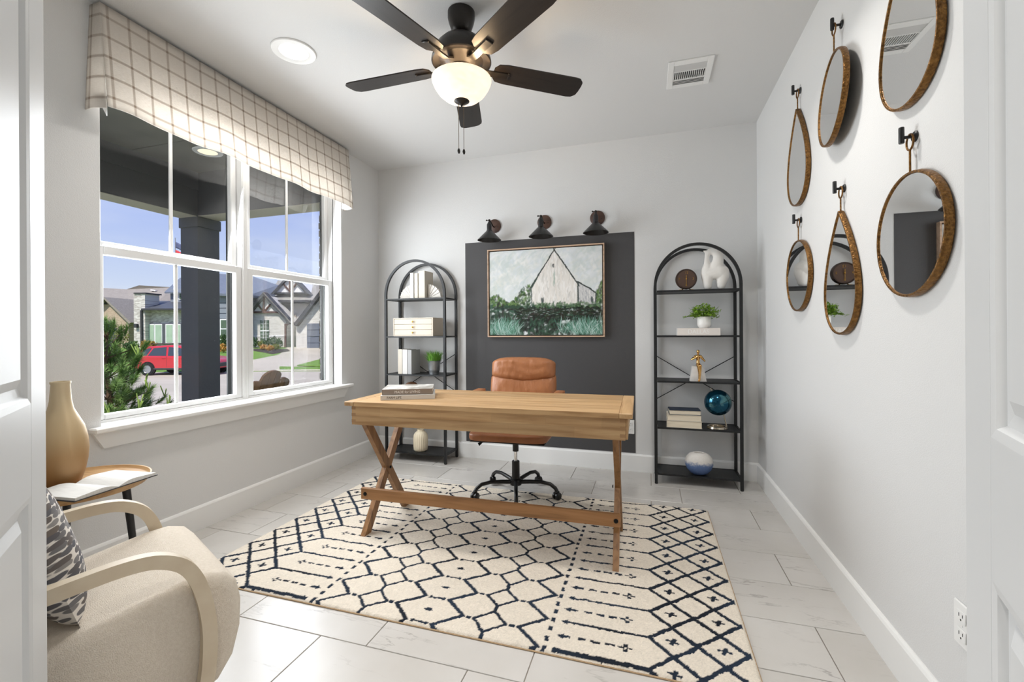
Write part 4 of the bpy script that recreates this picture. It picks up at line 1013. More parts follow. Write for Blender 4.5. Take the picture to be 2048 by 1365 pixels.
# ================================================================== MIRRORS
m_antique = pm('antique_gold', C(158, 116, 64), .36, .85, var=(110, C(84, 56, 30), .5), bump=(120, .6))
def round_path(r, n=64): return [(r * math.sin(2 * PI * i / n), r * math.cos(2 * PI * i / n)) for i in range(n)]
def drop_path(w, top, bot):
    """teardrop: point at the top, round below (y across, z up)"""
    right = []; n = 34
    for i in range(n + 1):
        a = PI * (i / n)                         # 0 at the tip, pi at the bottom
        right.append((math.sin(a) * math.sin(a / 2) ** 1.0, top + (bot - top) * (.5 - .5 * math.cos(a))))
    m_ = max(y for y, z in right); right = [(y * w / m_, z) for y, z in right]
    return right + [(-y, z) for y, z in right[-2:0:-1]]
def mirror(Yc, Zc, Zhook, kind, label, tilt=0., depth=.021):
    t = thing('wall_mirror', label, 'mirror', (XR, Yc, Zc), 0, 'gold hanging mirrors')
    path = round_path(.188) if kind == 'round' else drop_path(.163, .270, -.245)
    M = Matrix() if not tilt else T((-.022, 0, 0)) @ RZ(tilt) @ RY(math.radians(3))
    xo = -.004
    n = len(path)
    # frame: band of depth 'depth' with a small lip
    def off(k, d):
        P = [Vector(p) for p in path]; a, b_, c_ = P[k - 1], P[k], P[(k + 1) % n]; tg = (c_ - a).normalized(); nn = Vector((-tg.y, tg.x))
        if nn.dot(b_ - Vector((0, 0))) < 0: nn = -nn
        return b_ + nn * d
    rings = [(-.002, xo), (.004, xo), (.0055, xo - depth * .35), (.0045, xo - depth + .003), (.003, xo - depth), (-.003, xo - depth), (-.0045, xo - depth + .002), (-.0045, xo - depth * .80)]
    vs = []; fs = []; m_ = len(rings)
    for k in range(n):
        for d, x in rings: p = off(k, d); vs.append((x, p.x, p.y))
    for k in range(n):
        j = (k + 1) % n
        for q in range(m_ - 1): fs.append((k * m_ + q, k * m_ + q + 1, j * m_ + q + 1, j * m_ + q))
    MB().add(vs, fs, M).build('frame', m_antique, t, True, 50)
    gp = [off(k, -.004) for k in range(n)]; gp = [Vector((0, p.y)) if p.x * path[k][0] < 0 else p for k, p in enumerate(gp)]; x = xo - depth * .80
    MB().add([(x, p.x, p.y) for p in gp] + [(x + .004, p.x, p.y) for p in gp] + [(x, 0, -.03), (x + .004, 0, -.03)], [(2 * n, i, (i + 1) % n) for i in range(n)] + [(2 * n + 1, n + (i + 1) % n, n + i) for i in range(n)] + [(i, (i + 1) % n, n + (i + 1) % n, n + i) for i in range(n)], M).build('mirror_glass', m_mirror, t, False)
    MB().add([(xo + .002, p.x, p.y) for p in gp] + [(xo - .006, p.x, p.y) for p in gp], [tuple(range(n)), tuple(range(2 * n - 1, n - 1, -1))] + [(i, (i + 1) % n, n + (i + 1) % n, n + i) for i in range(n)], M).build('backing', pm('mirror_back', C(40, 36, 32), .9), t, False)
    zt = max(p[1] for p in path) + .006; hz = Zhook - Zc
    xr = xo - depth * .5 if not tilt else -.030
    rr = .024; sh = hz + .008 - 2 * rr
    g = MB(); g.tube([(xr, 0, zt - .012), (xr, 0, sh + .001)], .0032, 8)
    g.tube([(xr, rr * math.sin(a) * .8, sh + rr + rr * math.cos(a)) for a in [2 * PI * i / 28 for i in range(28)]], .0030, 8, closed=True)
    g.build('hanging_ring', m_antique, t)
    # hook: wall rose, stem, upright cap
    h = thing('wall_hook', 'black wall hook above the ' + label.split(',')[0], 'hook', (XR, Yc, Zhook), 0, 'black wall hooks')
    MB().lathe([(.017, 0), (.017, .003), (.014, .006), (.0001, .007)], 20, M=RY(-PI / 2)).build('rose', m_black, h)
    MB().tube([(-.004, 0, 0), (-.032, 0, 0)], .0050, 12).build('stem', m_black, h)
    MB().lathe([(.0001, -.018), (.0066, -.018), (.0074, -.016), (.0074, .030), (.0066, .032), (.0001, .032)], 16, (-.036, 0, 0)).build('post', m_black, h)
    return t
mirror(2.775, 2.080, 2.452, 'drop', 'teardrop gold mirror nearest the back wall, upper row')
mirror(2.228, 2.140, 2.452, 'round', 'round gold mirror tilted off the wall, upper row', tilt=math.radians(-5))
mirror(1.690, 2.098, 2.470, 'drop', 'teardrop gold mirror reflecting the ceiling vent, highest and nearest the door')
mirror(2.775, 1.447, 1.750, 'round', 'small-looking round gold mirror nearest the back wall, lower row')
mirror(2.212, 1.382, 1.750, 'drop', 'teardrop gold mirror reflecting the clock and plant, lower row')
mirror(1.686, 1.447, 1.750, 'round', 'round gold mirror reflecting the charcoal rectangle, lower row nearest the door')

# ================================================================== SCONCES
m_rose = wood('sconce_brown', C(84, 58, 46), C(58, 40, 32), 'x', .5)
for x, lab in ((-1.336, 'black cone wall sconce above the left end of the painting'), (-.873, 'black cone wall sconce above the middle of the painting'), (-.416, 'black cone wall sconce above the right end of the painting')):
    s = thing('wall_sconce', lab, 'wall lamp', (x, YB, 2.105), 0, 'cone sconces over the painting')
    MB().lathe([(.062, 0), (.062, .010), (.056, .014), (.0001, .014)], 32, M=RX(PI / 2)).build('backplate', m_rose, s)
    for dx in (-.034, .034): MB().lathe([(.004, 0), (.004, .004), (.0001, .005)], 8, M=T((dx, -.014, -.012)) @ RX(PI / 2)).build('screw', m_black, s)
    MB().tube([(0, -.012, -.010), (0, -.045, -.008), (0, -.085, .012), (0, -.130, .026)], .006, 10).build('arm', m_bronze, s)
    kb = MB(); kb.ball((0, -.135, .022), .011, 12, 8); kb.tube([(0, -.135, .022), (-.022, -.137, .024)], .004, 8); kb.ball((-.025, -.137, .024), .007, 10, 6); kb.build('swivel_knob', m_bronze, s)
    MB().lathe([(.0001, -.004), (.008, -.004), (.018, -.024), (.021, -.030), (.021, -.075), (.024, -.078), (.024, -.084), (.0001, -.084)], 24, (0, -.138, .014)).build('socket', m_black, s)
    MB().lathe([(.020, -.082), (.026, -.086), (.100, -.160), (.104, -.166), (.101, -.167), (.024, -.092), (.018, -.086)], 44, (0, -.138, .014)).build('cone_shade', pm('sconce_black', C(22, 22, 22), .32), s)
    MB().ball((0, -.138, -.100), .022, 14, 10).build('bulb', emis('bulb_glow_%d' % int(abs(x) * 1000), (1, .62, .32), 2.0), s)

# ================================================================== PAINTING
pt = thing('barn_painting', 'framed painting of a white barn among green grass', 'painting', (-.8745, YB, 1.496))
PW, PH = .5165, .391
m_frame = wood('frame_pinkish_wood', C(206, 176, 150), C(170, 138, 112), 'x', .45)
fr = MB()
for (a, b, c_, d) in ((-PW, -PW + .010, -PH, PH), (PW - .010, PW, -PH, PH), (-PW + .01, PW - .01, -PH, -PH + .010), (-PW + .01, PW - .01, PH - .010, PH)): fr.bx(a, b, -.045, -.004, c_, d, .001)
fr.build('frame', m_frame, pt, False)
MB().bx(-PW + .008, PW - .008, -.014, -.003, -PH + .008, PH - .008).build('backing_board', pm('gap_black', C(16, 15, 15), .8), pt, False)
PWc, PHc = PW - .019, PH - .019
hN, wN = 300, 396
img = np.zeros((hN, wN, 3)); gx, gy = np.meshgrid(np.linspace(0, 1, wN), np.linspace(0, 1, hN))    # gy up
img[:] = np.array(C(206, 212, 212))
pr = random.Random(5)
def stroke(x, y, L, ang, w, col, al):
    c_, s_ = math.cos(ang), math.sin(ang); R_ = L + w + .01
    ax0, ax1 = int(max(0, (x - R_) * wN)), int(min(wN, (x + R_) * wN + 1)); ay0, ay1 = int(max(0, (y - R_ * 1.33) * hN)), int(min(hN, (y + R_ * 1.33) * hN + 1))
    if ax1 <= ax0 or ay1 <= ay0: return
    X = gx[ay0:ay1, ax0:ax1] - x; Y = (gy[ay0:ay1, ax0:ax1] - y) * .755
    u_ = X * c_ + Y * s_; v_ = -X * s_ + Y * c_ + .25 * u_ * u_ / max(L, .01)
    m_ = np.clip(1.3 - (np.abs(u_) / L) ** 4 - (np.abs(v_) / w) ** 2, 0, 1)[..., None] * al
    img[ay0:ay1, ax0:ax1] = img[ay0:ay1, ax0:ax1] * (1 - m_) + np.array(col) * m_
sky = [C(228, 230, 230), C(204, 211, 212), C(238, 238, 236), C(214, 220, 226), C(200, 208, 204), C(222, 221, 212), C(188, 202, 199)]
for _ in range(260): stroke(pr.random(), .36 + .66 * pr.random(), pr.uniform(.06, .12), pr.uniform(.3, 1.1), pr.uniform(.03, .06), pr.choice(sky), pr.uniform(.25, .5))
for _ in range(900): stroke(pr.random(), .36 + .66 * pr.random(), pr.uniform(.02, .06), pr.uniform(.2, 1.2) + pr.choice((0, 0, 1.2)), pr.uniform(.006, .016), pr.choice(sky), pr.uniform(.10, .38))
# hedge left and behind
gr = [C(58, 92, 50), C(40, 66, 42), C(92, 128, 62), C(34, 50, 38), C(76, 84, 60), C(110, 140, 84)]
for _ in range(380):
    x = pr.random() * .38; top = .43 + .05 * math.sin(x * 26) + (.16 * max(0, (x - .27) / .1)); y = .33 + (top - .33) * pr.random()
    stroke(x, y, pr.uniform(.01, .022), pr.uniform(0, PI), pr.uniform(.006, .011), pr.choice(gr), .6)
for _ in range(160):
    x = .93 + .08 * pr.random(); y = .36 + .26 * pr.random() * min(1, (x - .92) * 14); stroke(x, y, pr.uniform(.01, .02), pr.uniform(.8, 2.2), .007, pr.choice(gr), .5)
# barn body
BX0, BX1, BA, BT, BE, BB = .388, .795, .592, .985, .585, .335
wallm = (gx > BX0) & (gx < BX1) & (gy > BB) & (gy < np.where(gx < BA, BE + (BT - BE) * (gx - BX0) / (BA - BX0), BE + (BT - BE) * (BX1 - gx) / (BX1 - BA)))
lean = (gx >= BX1) & (gx < .948) & (gy > BB) & (gy < .60 - (gx - BX1) * .78)
img[wallm] = C(226, 222, 216); img[lean] = C(196, 196, 196)
def inside(x, y): return BX0 + .01 < x < BX1 - .01 and y < (BE + (BT - BE) * ((x - BX0) / (BA - BX0) if x < BA else (BX1 - x) / (BX1 - BA))) - .03
for _ in range(520):
    x = pr.uniform(BX0, BX1); y = pr.uniform(BB, BT)
    if inside(x, y): stroke(x, y, pr.uniform(.02, .05), PI / 2 + pr.uniform(-.1, .1), pr.uniform(.003, .008), pr.choice([C(236, 234, 230), C(214, 210, 204), C(226, 220, 212), C(198, 196, 190), C(240, 238, 236)]), pr.uniform(.3, .7))
for _ in range(110):
    x = pr.uniform(BX1 + .005, .945); y = pr.uniform(BB, .60 - (x - BX1) * .78 - .02); stroke(x, y, .02, PI / 2 + .1, .004, pr.choice([C(214, 212, 210), C(150, 154, 158), C(180, 182, 184), C(228, 226, 222)]), .6)
dk = C(44, 54, 52)
def line(x0, y0, x1, y1, w, col, n=26, jit_=.003):
    a = math.atan2((y1 - y0) * .755, x1 - x0)
    for i in range(n + 1):
        q = i / n; stroke(x0 + (x1 - x0) * q + pr.uniform(-jit_, jit_), y0 + (y1 - y0) * q + pr.uniform(-jit_, jit_), .018, a, w * pr.uniform(.7, 1.3), col, .85)
line(BX0 - .008, BE - .035, BA, BT, .0055, dk); line(BX1 + .006, BE - .02, BA, BT, .0055, dk); line(BX0 + .0, BE - .03, BX0 + .004, BB, .0035, C(84, 96, 90), 14); line(BX1 + .004, BE, BX1 + .004, BB - .02, .0055, C(64, 72, 72), 16)
line(BX0 + .006, BE - .02, BX0 + .05, BE + .08, .006, C(58, 74, 66), 8); line(BX1 + .005, .600, .90, .522, .005, dk, 10); line(.90, .522, .948, .47, .004, dk, 6); line(.948, .47, .945, BB, .0035, C(70, 80, 80), 8)
for (x, y, w_, h_) in ((.486, .395, .014, .045), (.914, .395, .010, .045)):
    for _ in range(14): stroke(x + pr.uniform(-w_, w_) * .6, y + pr.uniform(-h_, h_) * .5, .02, PI / 2, .006, pr.choice([C(92, 102, 102), C(120, 128, 126), C(70, 78, 78)]), .7)
stroke(.583, .80, .018, PI / 2, .010, C(66, 70, 70), .9); stroke(.583, .79, .010, PI / 2, .004, C(150, 152, 150), .6)
for _ in range(14): stroke(.588 + pr.uniform(-.006, .006), pr.uniform(.58, .72), .03, PI / 2, .004, C(150, 172, 160), .35)
# meadow
for _ in range(500): stroke(pr.random(), pr.uniform(0, .34), pr.uniform(.02, .05), pr.uniform(-.3, .3) + pr.choice((0, PI / 2)), pr.uniform(.008, .016), pr.choice([C(50, 74, 56), C(36, 56, 46), C(64, 96, 78), C(44, 46, 40)]), .8)
for _ in range(420):
    x = pr.uniform(.24, 1); y = pr.uniform(.16, .325); stroke(x, y, pr.uniform(.012, .03), pr.uniform(-.4, .4), .007, pr.choice([C(26, 30, 28), C(34, 40, 32), C(44, 54, 36), C(36, 50, 38), C(50, 44, 38)]), .75)
for _ in range(130): x = pr.uniform(.28, .6); stroke(x, pr.uniform(.02, .2), .03, pr.uniform(.5, 2.2), .008, pr.choice([C(30, 34, 30), C(40, 36, 34), C(54, 84, 66)]), .55)
for cx_, n_ in ((.05, 170), (.15, 190), (.22, 80), (.72, 80), (.82, 160), (.93, 220)):
    for _ in range(n_):
        a = PI / 2 + pr.uniform(-.75, .75); L_ = pr.uniform(.03, .075); x = cx_ + pr.uniform(-.07, .07)
        stroke(x + math.cos(a) * L_, max(0, pr.uniform(-.03, .06)) + math.sin(a) * L_ * 1.3 * pr.uniform(.6, 1.3), L_, a, pr.uniform(.0014, .0032), pr.choice([C(150, 190, 178), C(106, 150, 134), C(196, 214, 210), C(72, 120, 96), C(90, 136, 120), C(52, 96, 72)]), pr.uniform(.35, .8))
for _ in range(160): x = pr.uniform(.42, .99); stroke(x, .335 + pr.uniform(-.02, .035), .012, pr.uniform(0, PI), .007, pr.choice([C(92, 126, 84), C(120, 148, 112), C(58, 84, 52), C(76, 104, 66)]), .45)
for _ in range(16): stroke(pr.uniform(.40, .78), pr.uniform(.22, .31), .012, 0, .003, C(170, 186, 182), .5)
relief = img.mean(-1)
cm = grid_colour_mesh('canvas', (gx - .5) * 2 * PWc, -.034 - .0012 * relief, (gy - .5) * 2 * PHc, np.clip(img, 0, 1))
cm.materials.append(vcol_mat('oil_paint', .6))
co = bpy.data.objects.new('canvas', cm); COL.objects.link(co); co.parent = pt
cb = MB().bx(-PWc, PWc, -.033, -.012, -PHc, PHc).build('stretcher_bars', pm('canvas_edge', C(214, 208, 198), .9), pt, False)

# ================================================================== ARMCHAIR, CUSHION, SIDE TABLE
ac = thing('armchair', 'cream upholstered armchair with bent pale wood arms', 'armchair', (-1.447, 1.147, 0), -math.atan2(.414, .91))
m_cream = pm('cream_fabric', C(234, 223, 208), .95, var=(120, C(219, 206, 188), .6), bump=(420, .55), stretch=(1, 1, 1))
prof_s = [(-.66, .325), (-.45, .382), (-.25, .422), (-.12, .446), (-.06, .448), (-.012, .432), (.016, .398), (.027, .34), (.024, .26), (.004, .18), (-.034, .125), (-.085, .105), (-.40, .105), (-.66, .115)]
se = MB().prism(prof_s, -.268, .268, 'yz').build('seat', m_cream, ac, True, 40); bev(se, .030, 4, 50)
bkp = [(-.47, .33), (-.53, .50), (-.58, .66), (-.62, .80), (-.66, .835), (-.71, .82), (-.73, .78), (-.69, .60), (-.64, .40), (-.62, .25)]
bo = MB().prism(bkp, -.262, .262, 'yz').build('backrest', m_cream, ac, True, 40); bev(bo, .035, 4, 50)
armp = [(-.70, .475), (-.60, .508), (-.45, .536), (-.32, .552), (-.24, .556), (-.185, .548), (-.135, .520), (-.105, .478), (-.085, .420), (-.072, .35), (-.068, .28), (-.073, .19), (-.090, .110), (-.120, .058), (-.165, .028), (-.22, .018), (-.45, .018), (-.62, .018), (-.68, .030), (-.722, .07), (-.735, .14), (-.737, .30), (-.732, .40), (-.722, .45)]
def smooth_loop(P, k=4):
    n = len(P); out = []
    for i in range(n):
        a, b, c_, d = (Vector(P[(i + q) % n]) for q in (-1, 0, 1, 2))
        for j in range(k):
            t_2 = j / k; out.append(tuple(.5 * ((2 * b) + (c_ - a) * t_2 + (2 * a - 5 * b + 4 * c_ - d) * t_2 ** 2 + (3 * b - a - 3 * c_ + d) * t_2 ** 3)))
    return out
armq = smooth_loop(armp)
m_bent = pm('bentwood_pale', C(210, 196, 172), .5, var=(16, C(196, 178, 152), .6))
for s in (-1, 1):
    MB().tube([(s * .289, y, z) for y, z in armq], .01, rect=(.036, .030), upv=(1, 0, 0), closed=True).build('bentwood_arm', m_bent, ac, True, 40)
m_spot = bpy.data.materials.new('leaf_print'); m_spot.use_nodes = True; t = m_spot.node_tree; b = t.nodes['Principled BSDF']; b.inputs['Roughness'].default_value = .95
c = N(t, 'ShaderNodeTexCoord'); mp = N(t, 'ShaderNodeMapping'); mp.inputs['Scale'].default_value = (30, 3, 66); mp.inputs['Rotation'].default_value = (0, .35, 0); t.links.new(c.outputs['Object'], mp.inputs[0])
vo = N(t, 'ShaderNodeTexVoronoi'); vo.inputs['Randomness'].default_value = .45; vo.inputs['Scale'].default_value = 1.; t.links.new(mp.outputs[0], vo.inputs[0])
r_ = ramp(t, [(.50, (1, 1, 1)), (.56, (0, 0, 0))]); t.links.new(vo.outputs['Distance'], r_.inputs[0])
sh = ramp(t, [(.1, C(120, 108, 98)), (.5, C(92, 92, 98)), (.9, C(150, 146, 142))]); t.links.new(vo.outputs['Color'], sh.inputs[0])
x_ = N(t, 'ShaderNodeMix', data_type='RGBA'); x_.inputs[6].default_value = (*C(228, 222, 214), 1); t.links.new(r_.outputs[0], x_.inputs[0]); t.links.new(sh.outputs[0], x_.inputs[7]); t.links.new(x_.outputs[2], b.inputs['Base Color'])
acM = Matrix.LocRotScale(ac.location, ac.rotation_euler, None)
pil = thing('throw_pillow', 'white throw pillow with grey leaf print on the armchair', 'pillow', acM @ Vector((.00, -.352, .402)), ac.rotation_euler.z + .12)
def pillow(w_, h_, th, n=18):
    vs = []; fs = []
    for s in (-1, 1):
        for j in range(n + 1):
            for i in range(n + 1):
                x, z = -1 + 2 * i / n, -1 + 2 * j / n
                e = max(0, (1 - abs(x) ** 3.0) * (1 - abs(z) ** 3.0)) ** .55; pin = 1 - .07 * (abs(z) < 2) * (x * x * (1 - z * z) * .0 + (1 - (1 - abs(x)) ** .3) * 0)
                k_ = 1 - .05 * (1 - abs(x) ** 2) * abs(z) ** 4 ; k2 = 1 - .05 * (1 - abs(z) ** 2) * abs(x) ** 4
                vs.append((x * w_ / 2 * k2, s * th / 2 * e, h_ / 2 + z * h_ / 2 * k_))
    m1 = (n + 1) ** 2
    for s in (0, 1):
        for j in range(n):
            for i in range(n): a = s * m1 + j * (n + 1) + i; fs.append((a, a + 1, a + n + 2, a + n + 1) if s else (a, a + n + 1, a + n + 2, a + 1))
    return MB().add(vs, fs)
po = pillow(.43, .43, .15).build('cushion_cover', m_spot, pil, True, 60); po.rotation_euler = (math.radians(17), 0, 0)

tb = thing('side_table', 'round oak side table with black legs beside the armchair', 'side table', (-2.255, 1.220, 0))
m_oak2 = wood('side_table_oak', C(196, 156, 106), C(170, 128, 82), 'x', .45)
ZT = .535
MB().lathe([(.0001, ZT - .022), (.20, ZT - .022), (.232, ZT - .014), (.243, ZT + .004), (.246, ZT + .012), (.240, ZT + .012), (.232, ZT + .002), (.226, ZT), (.0001, ZT)], 56).build('tray_top', m_oak2, tb)
for k in range(3):
    a = math.radians(40 + 120 * k); c_, s_ = math.cos(a), math.sin(a)
    MB().tube([(.165 * c_, .165 * s_, ZT - .02), (.215 * c_, .215 * s_, .0)], [.015, .010], 14).build('leg', m_black, tb)
vs_ = thing('gold_vase', 'tall matt gold bottle vase on the side table', 'vase', (-2.315, 1.206, ZT + .001))
mg2 = bpy.data.materials.new('brushed_gold_glaze'); mg2.use_nodes = True; t = mg2.node_tree; b = t.nodes['Principled BSDF']; b.inputs['Roughness'].default_value = .42; b.inputs['Metallic'].default_value = .25
c = N(t, 'ShaderNodeTexCoord'); s_ = N(t, 'ShaderNodeSeparateXYZ'); t.links.new(c.outputs['Object'], s_.inputs[0])
r_ = ramp(t, [(0, C(150, 112, 70)), (.12, C(176, 140, 96)), (.22, C(202, 176, 136)), (.42, C(216, 198, 164))]); t.links.new(s_.outputs['Z'], r_.inputs[0]); t.links.new(r_.outputs[0], b.inputs['Base Color'])
MB().lathe([(.0001, 0), (.056, 0), (.061, .006), (.074, .05), (.083, .10), (.086, .145), (.083, .190), (.072, .240), (.052, .285), (.040, .312), (.034, .345), (.0295, .412), (.032, .416), (.032, .424), (.027, .424), (.025, .41), (.029, .34), (.0001, .31)], 48).build('body', mg2, vs_)
ob = thing('open_book', 'open book lying across the edge of the side table', 'book', (-2.112, 1.214, ZT + .0125), math.radians(-84))
def page_side(sg, n=14):
    vs = []; fs = []; Wp, Lp = .150, .215
    for i in range(n + 1):
        q = i / n; x = sg * Wp * q; z = .004 + .020 * math.sin(min(1, q * 2.2) * PI / 2) * (1 - .55 * q)
        for y in (-Lp / 2, Lp / 2): vs += [(x, y, .003), (x, y, z)]
    for i in range(n):
        a = 4 * i; b_ = a + 4
        fs += [(a + 1, b_ + 1, b_ + 3, a + 3), (a, a + 2, b_ + 2, b_), (a, b_, b_ + 1, a + 1), (a + 2, a + 3, b_ + 3, b_ + 2)]
    fs += [(0, 1, 3, 2), (4 * n, 4 * n + 2, 4 * n + 3, 4 * n + 1)]
    return MB().add(vs, fs)
m_print = pm('printed_page', C(233, 231, 226), .85, var=(1.2, C(214, 212, 208), .4), stretch=(330, 14, 1))
for sg in (-1, 1):
    page_side(sg).build('page_block', m_print, ob, True, 50)
cvr = MB(); cvr.bx(-.156, .156, -.112, .112, 0, .0028, .001); cvr.build('cover', pm('cover_black', C(30, 30, 34), .6), ob, False)

# ================================================================== OUTDOORS
m_conc = pm('concrete', C(192, 183, 165), .9, var=(.5, C(172, 163, 145), .5), bump=(30, .1), stretch=(.4, 1.6, 1))
m_lawn = pm('lawn', C(118, 150, 62), .95, var=(2.2, C(88, 124, 44), .5), bump=(40, .8))
m_porchdark = pm('porch_charcoal', C(84, 84, 84), .7, bump=(60, .12))
m_porchceil = pm('porch_soffit', C(120, 118, 110), .8, var=(3, C(104, 102, 95), .5))
m_mulch = pm('mulch', C(58, 48, 42), .95)
def sheet(name, pts, mat, label, cat, thick=.06):
    """ground slab from (a,d,z) points in order"""
    P = [O(*p) for p in pts]; n = len(P)
    m = MB().add([tuple(p) for p in P] + [(p.x, p.y, p.z - thick) for p in P], [tuple(range(n)), tuple(range(2 * n - 1, n - 1, -1))] + [(i, (i + 1) % n, n + (i + 1) % n, n + i) for i in range(n)])
    return struct(name, m, mat, label, cat)
DB = 26.6; SL = .95 / (41 - DB)
def gz(d): return -1.15 + (min(d, 41) - DB) * SL if d > DB else -1.15
def GP(px, py, dz=0.):          # photo pixel -> point on the slope across the street
    v = ray(px, py); k = v.z; d = min(max((H + 1.15 + DB * SL) / (SL - k), DB + .05), 41.); v = v * d
    return (v.dot(r0), d, gz(d) + dz)
sheet('street', [(-90, 10.4, -1.15), (40, 10.4, -1.15), (40, DB, -1.15), (-90, DB, -1.15)], m_conc, 'wide pale concrete street in front of the houses', 'street')
sheet('front_lawn', [(-60, 4.3, -.32), (30, 4.3, -.32), (30, 10.4, -1.14), (-60, 10.4, -1.14)], m_lawn, 'lawn sloping from the porch down to the street', 'lawn')
sheet('far_lawn', [(-90, DB, -1.13), (40, DB, -1.13), (40, 41, gz(41) + .03), (-90, 41, gz(41) + .03)], m_lawn, 'green lawn rising to the houses across the street', 'lawn')
sheet('far_ground', [(-200, 41, gz(41) + .02), (150, 41, gz(41) + .02), (150, 160, .1), (-200, 160, .1)], m_lawn, 'distant ground behind the houses', 'lawn')
sheet('driveway', [GP(500, 745.4, .05), GP(662, 746.4, .05), GP(680, 696, .05), GP(575, 696, .05), GP(558, 711, .05), GP(500, 722.5, .05)], m_conc, 'pale concrete driveway up to the grey garage door', 'driveway')
sheet('kerb_lawn', [GP(594, 735, .14), GP(640, 736.5, .14), GP(662, 737, .14), GP(662, 717, .14), GP(639, 723, .14)], m_lawn, 'wedge of lawn beside the driveway', 'lawn')
sheet('verge', [GP(560, 743, .14), GP(662, 743.5, .14), GP(662, 739.5, .14), GP(559, 737.6, .14)], m_lawn, 'narrow grass verge along the kerb', 'lawn')
cb0, cb1 = GP(560, 745.6), GP(668, 750)
sheet('kerb', [GP(552, 745.4, .10), GP(668, 746.6, .10), GP(668, 744.0, .10), GP(552, 743.2, .10)], pm('kerb_concrete', C(222, 217, 206), .9), 'low concrete kerb along the verge', 'kerb', .14)
for px, lab in ((565, 'left'), (594, 'right')):
    tag(sheet('kerb_number_plate', [GP(px - 3, 745.2, .12), GP(px + 3, 745.3, .12), GP(px + 4, 743.6, .12), GP(px - 2, 743.5, .12)], pm('kerb_blue', C(96, 150, 190), .8), None, None, .01), 'blue painted patch on the kerb, %s one' % lab, 'kerb marking')

class Site:
    def __init__(s, name, label, cat, d, px, py, group=None):
        s.d = d; s.a, s.z = AZ(px, py, d); s.t = thing(name, label, cat, O(s.a, d, s.z), YAW, group)
    def pt(s, px, py, d=None):
        d = d or s.d; a, z = AZ(px, py, d); return (a - s.a, d - s.d, z - s.z)
    def poly(s, name, pts, d, thick, mat, parent=None):
        P = [s.pt(x, y, d) for x, y in pts]
        return MB().prism([(p[0], p[2]) for p in P], d - s.d, d - s.d + thick).build(name, mat, parent or s.t, False)
    def rect(s, name, x0, x1, y0, y1, d, thick, mat, parent=None):
        A, B = s.pt(x0, y1, d), s.pt(x1, y0, d)
        return MB().bx(A[0], B[0], d - s.d, d - s.d + thick, A[2], B[2]).build(name, mat, parent or s.t, False)
    def slab(s, name, pts, mat, th=.25, parent=None):
        """roof plane from (px,py,d) corners"""
        P = [s.pt(*p) for p in pts]; n = len(P)
        return MB().add([(p[0], p[1], p[2]) for p in P] + [(p[0], p[1], p[2] - th) for p in P], [tuple(range(n)), tuple(range(2 * n - 1, n - 1, -1))] + [(i, (i + 1) % n, n + (i + 1) % n, n + i) for i in range(n)]).build(name, mat, parent or s.t, False)
    def bar(s, name, p0, p1, w, d, mat, parent=None, dep=.12):
        A, B = Vector(s.pt(*p0, d)), Vector(s.pt(*p1, d)); return MB().tube([A, B], .1, rect=(w, dep), upv=(0, 1, 0)).build(name, mat, parent or s.t, False)
def brick_tex(name, c1, c2, cmort, sc=1.):
    m = bpy.data.materials.new(name); m.use_nodes = True; t = m.node_tree; b = t.nodes['Principled BSDF']; b.inputs['Roughness'].default_value = .9
    c = N(t, 'ShaderNodeTexCoord'); mp = N(t, 'ShaderNodeMapping'); mp.inputs['Rotation'].default_value = (PI / 2, 0, 0); t.links.new(c.outputs['Object'], mp.inputs[0])
    k = N(t, 'ShaderNodeTexBrick'); k.inputs['Scale'].default_value = 1.0 / sc; k.inputs['Color1'].default_value = (*c1, 1); k.inputs['Color2'].default_value = (*c2, 1); k.inputs['Mortar'].default_value = (*cmort, 1)
    k.inputs['Brick Width'].default_value = .24; k.inputs['Row Height'].default_value = .085; k.inputs['Mortar Size'].default_value = .008
    t.links.new(mp.outputs[0], k.inputs[0]); t.links.new(k.outputs[0], b.inputs['Base Color']); return m
def shingle(name, c1, c2):
    return pm(name, c1, .9, var=(2.6, c2, .5), stretch=(1, 3.5, 6))
m_wbrick = brick_tex('white_brick', C(212, 209, 202), C(188, 183, 174), C(202, 198, 190)); m_wbrick2 = brick_tex('mottled_white_brick', C(220, 216, 208), C(160, 152, 142), C(204, 200, 192))
m_tbrick = brick_tex('tan_brick', C(190, 168, 146), C(172, 150, 128), C(186, 170, 152))
m_sh_br = shingle('brown_shingles', C(160, 152, 140), C(132, 124, 114)); m_sh_bl = shingle('slate_shingles', C(118, 126, 138), C(94, 101, 112)); m_sh_tw = shingle('weathered_shingles', C(164, 160, 150), C(128, 124, 116))
m_fascia = pm('fascia_dark', C(58, 58, 60), .7); m_timber = pm('timber_brown', C(84, 58, 48), .8); m_stucco = pm('stucco_white', C(226, 224, 220), .9)
m_sid = pm('grey_siding', C(132, 138, 148), .8); m_sidd = pm('dark_siding', C(84, 86, 92), .8); m_garage = pm('garage_grey', C(104, 110, 120), .6)
m_wgl = pm('far_glass', C(56, 66, 66), .12, var=(.8, C(96, 120, 90), .5)); m_wgl2 = pm('far_glass_green', C(150, 176, 150), .2, var=(1.5, C(176, 196, 172), .5)); m_metal = pm('metal_roof', C(82, 84, 88), .5)

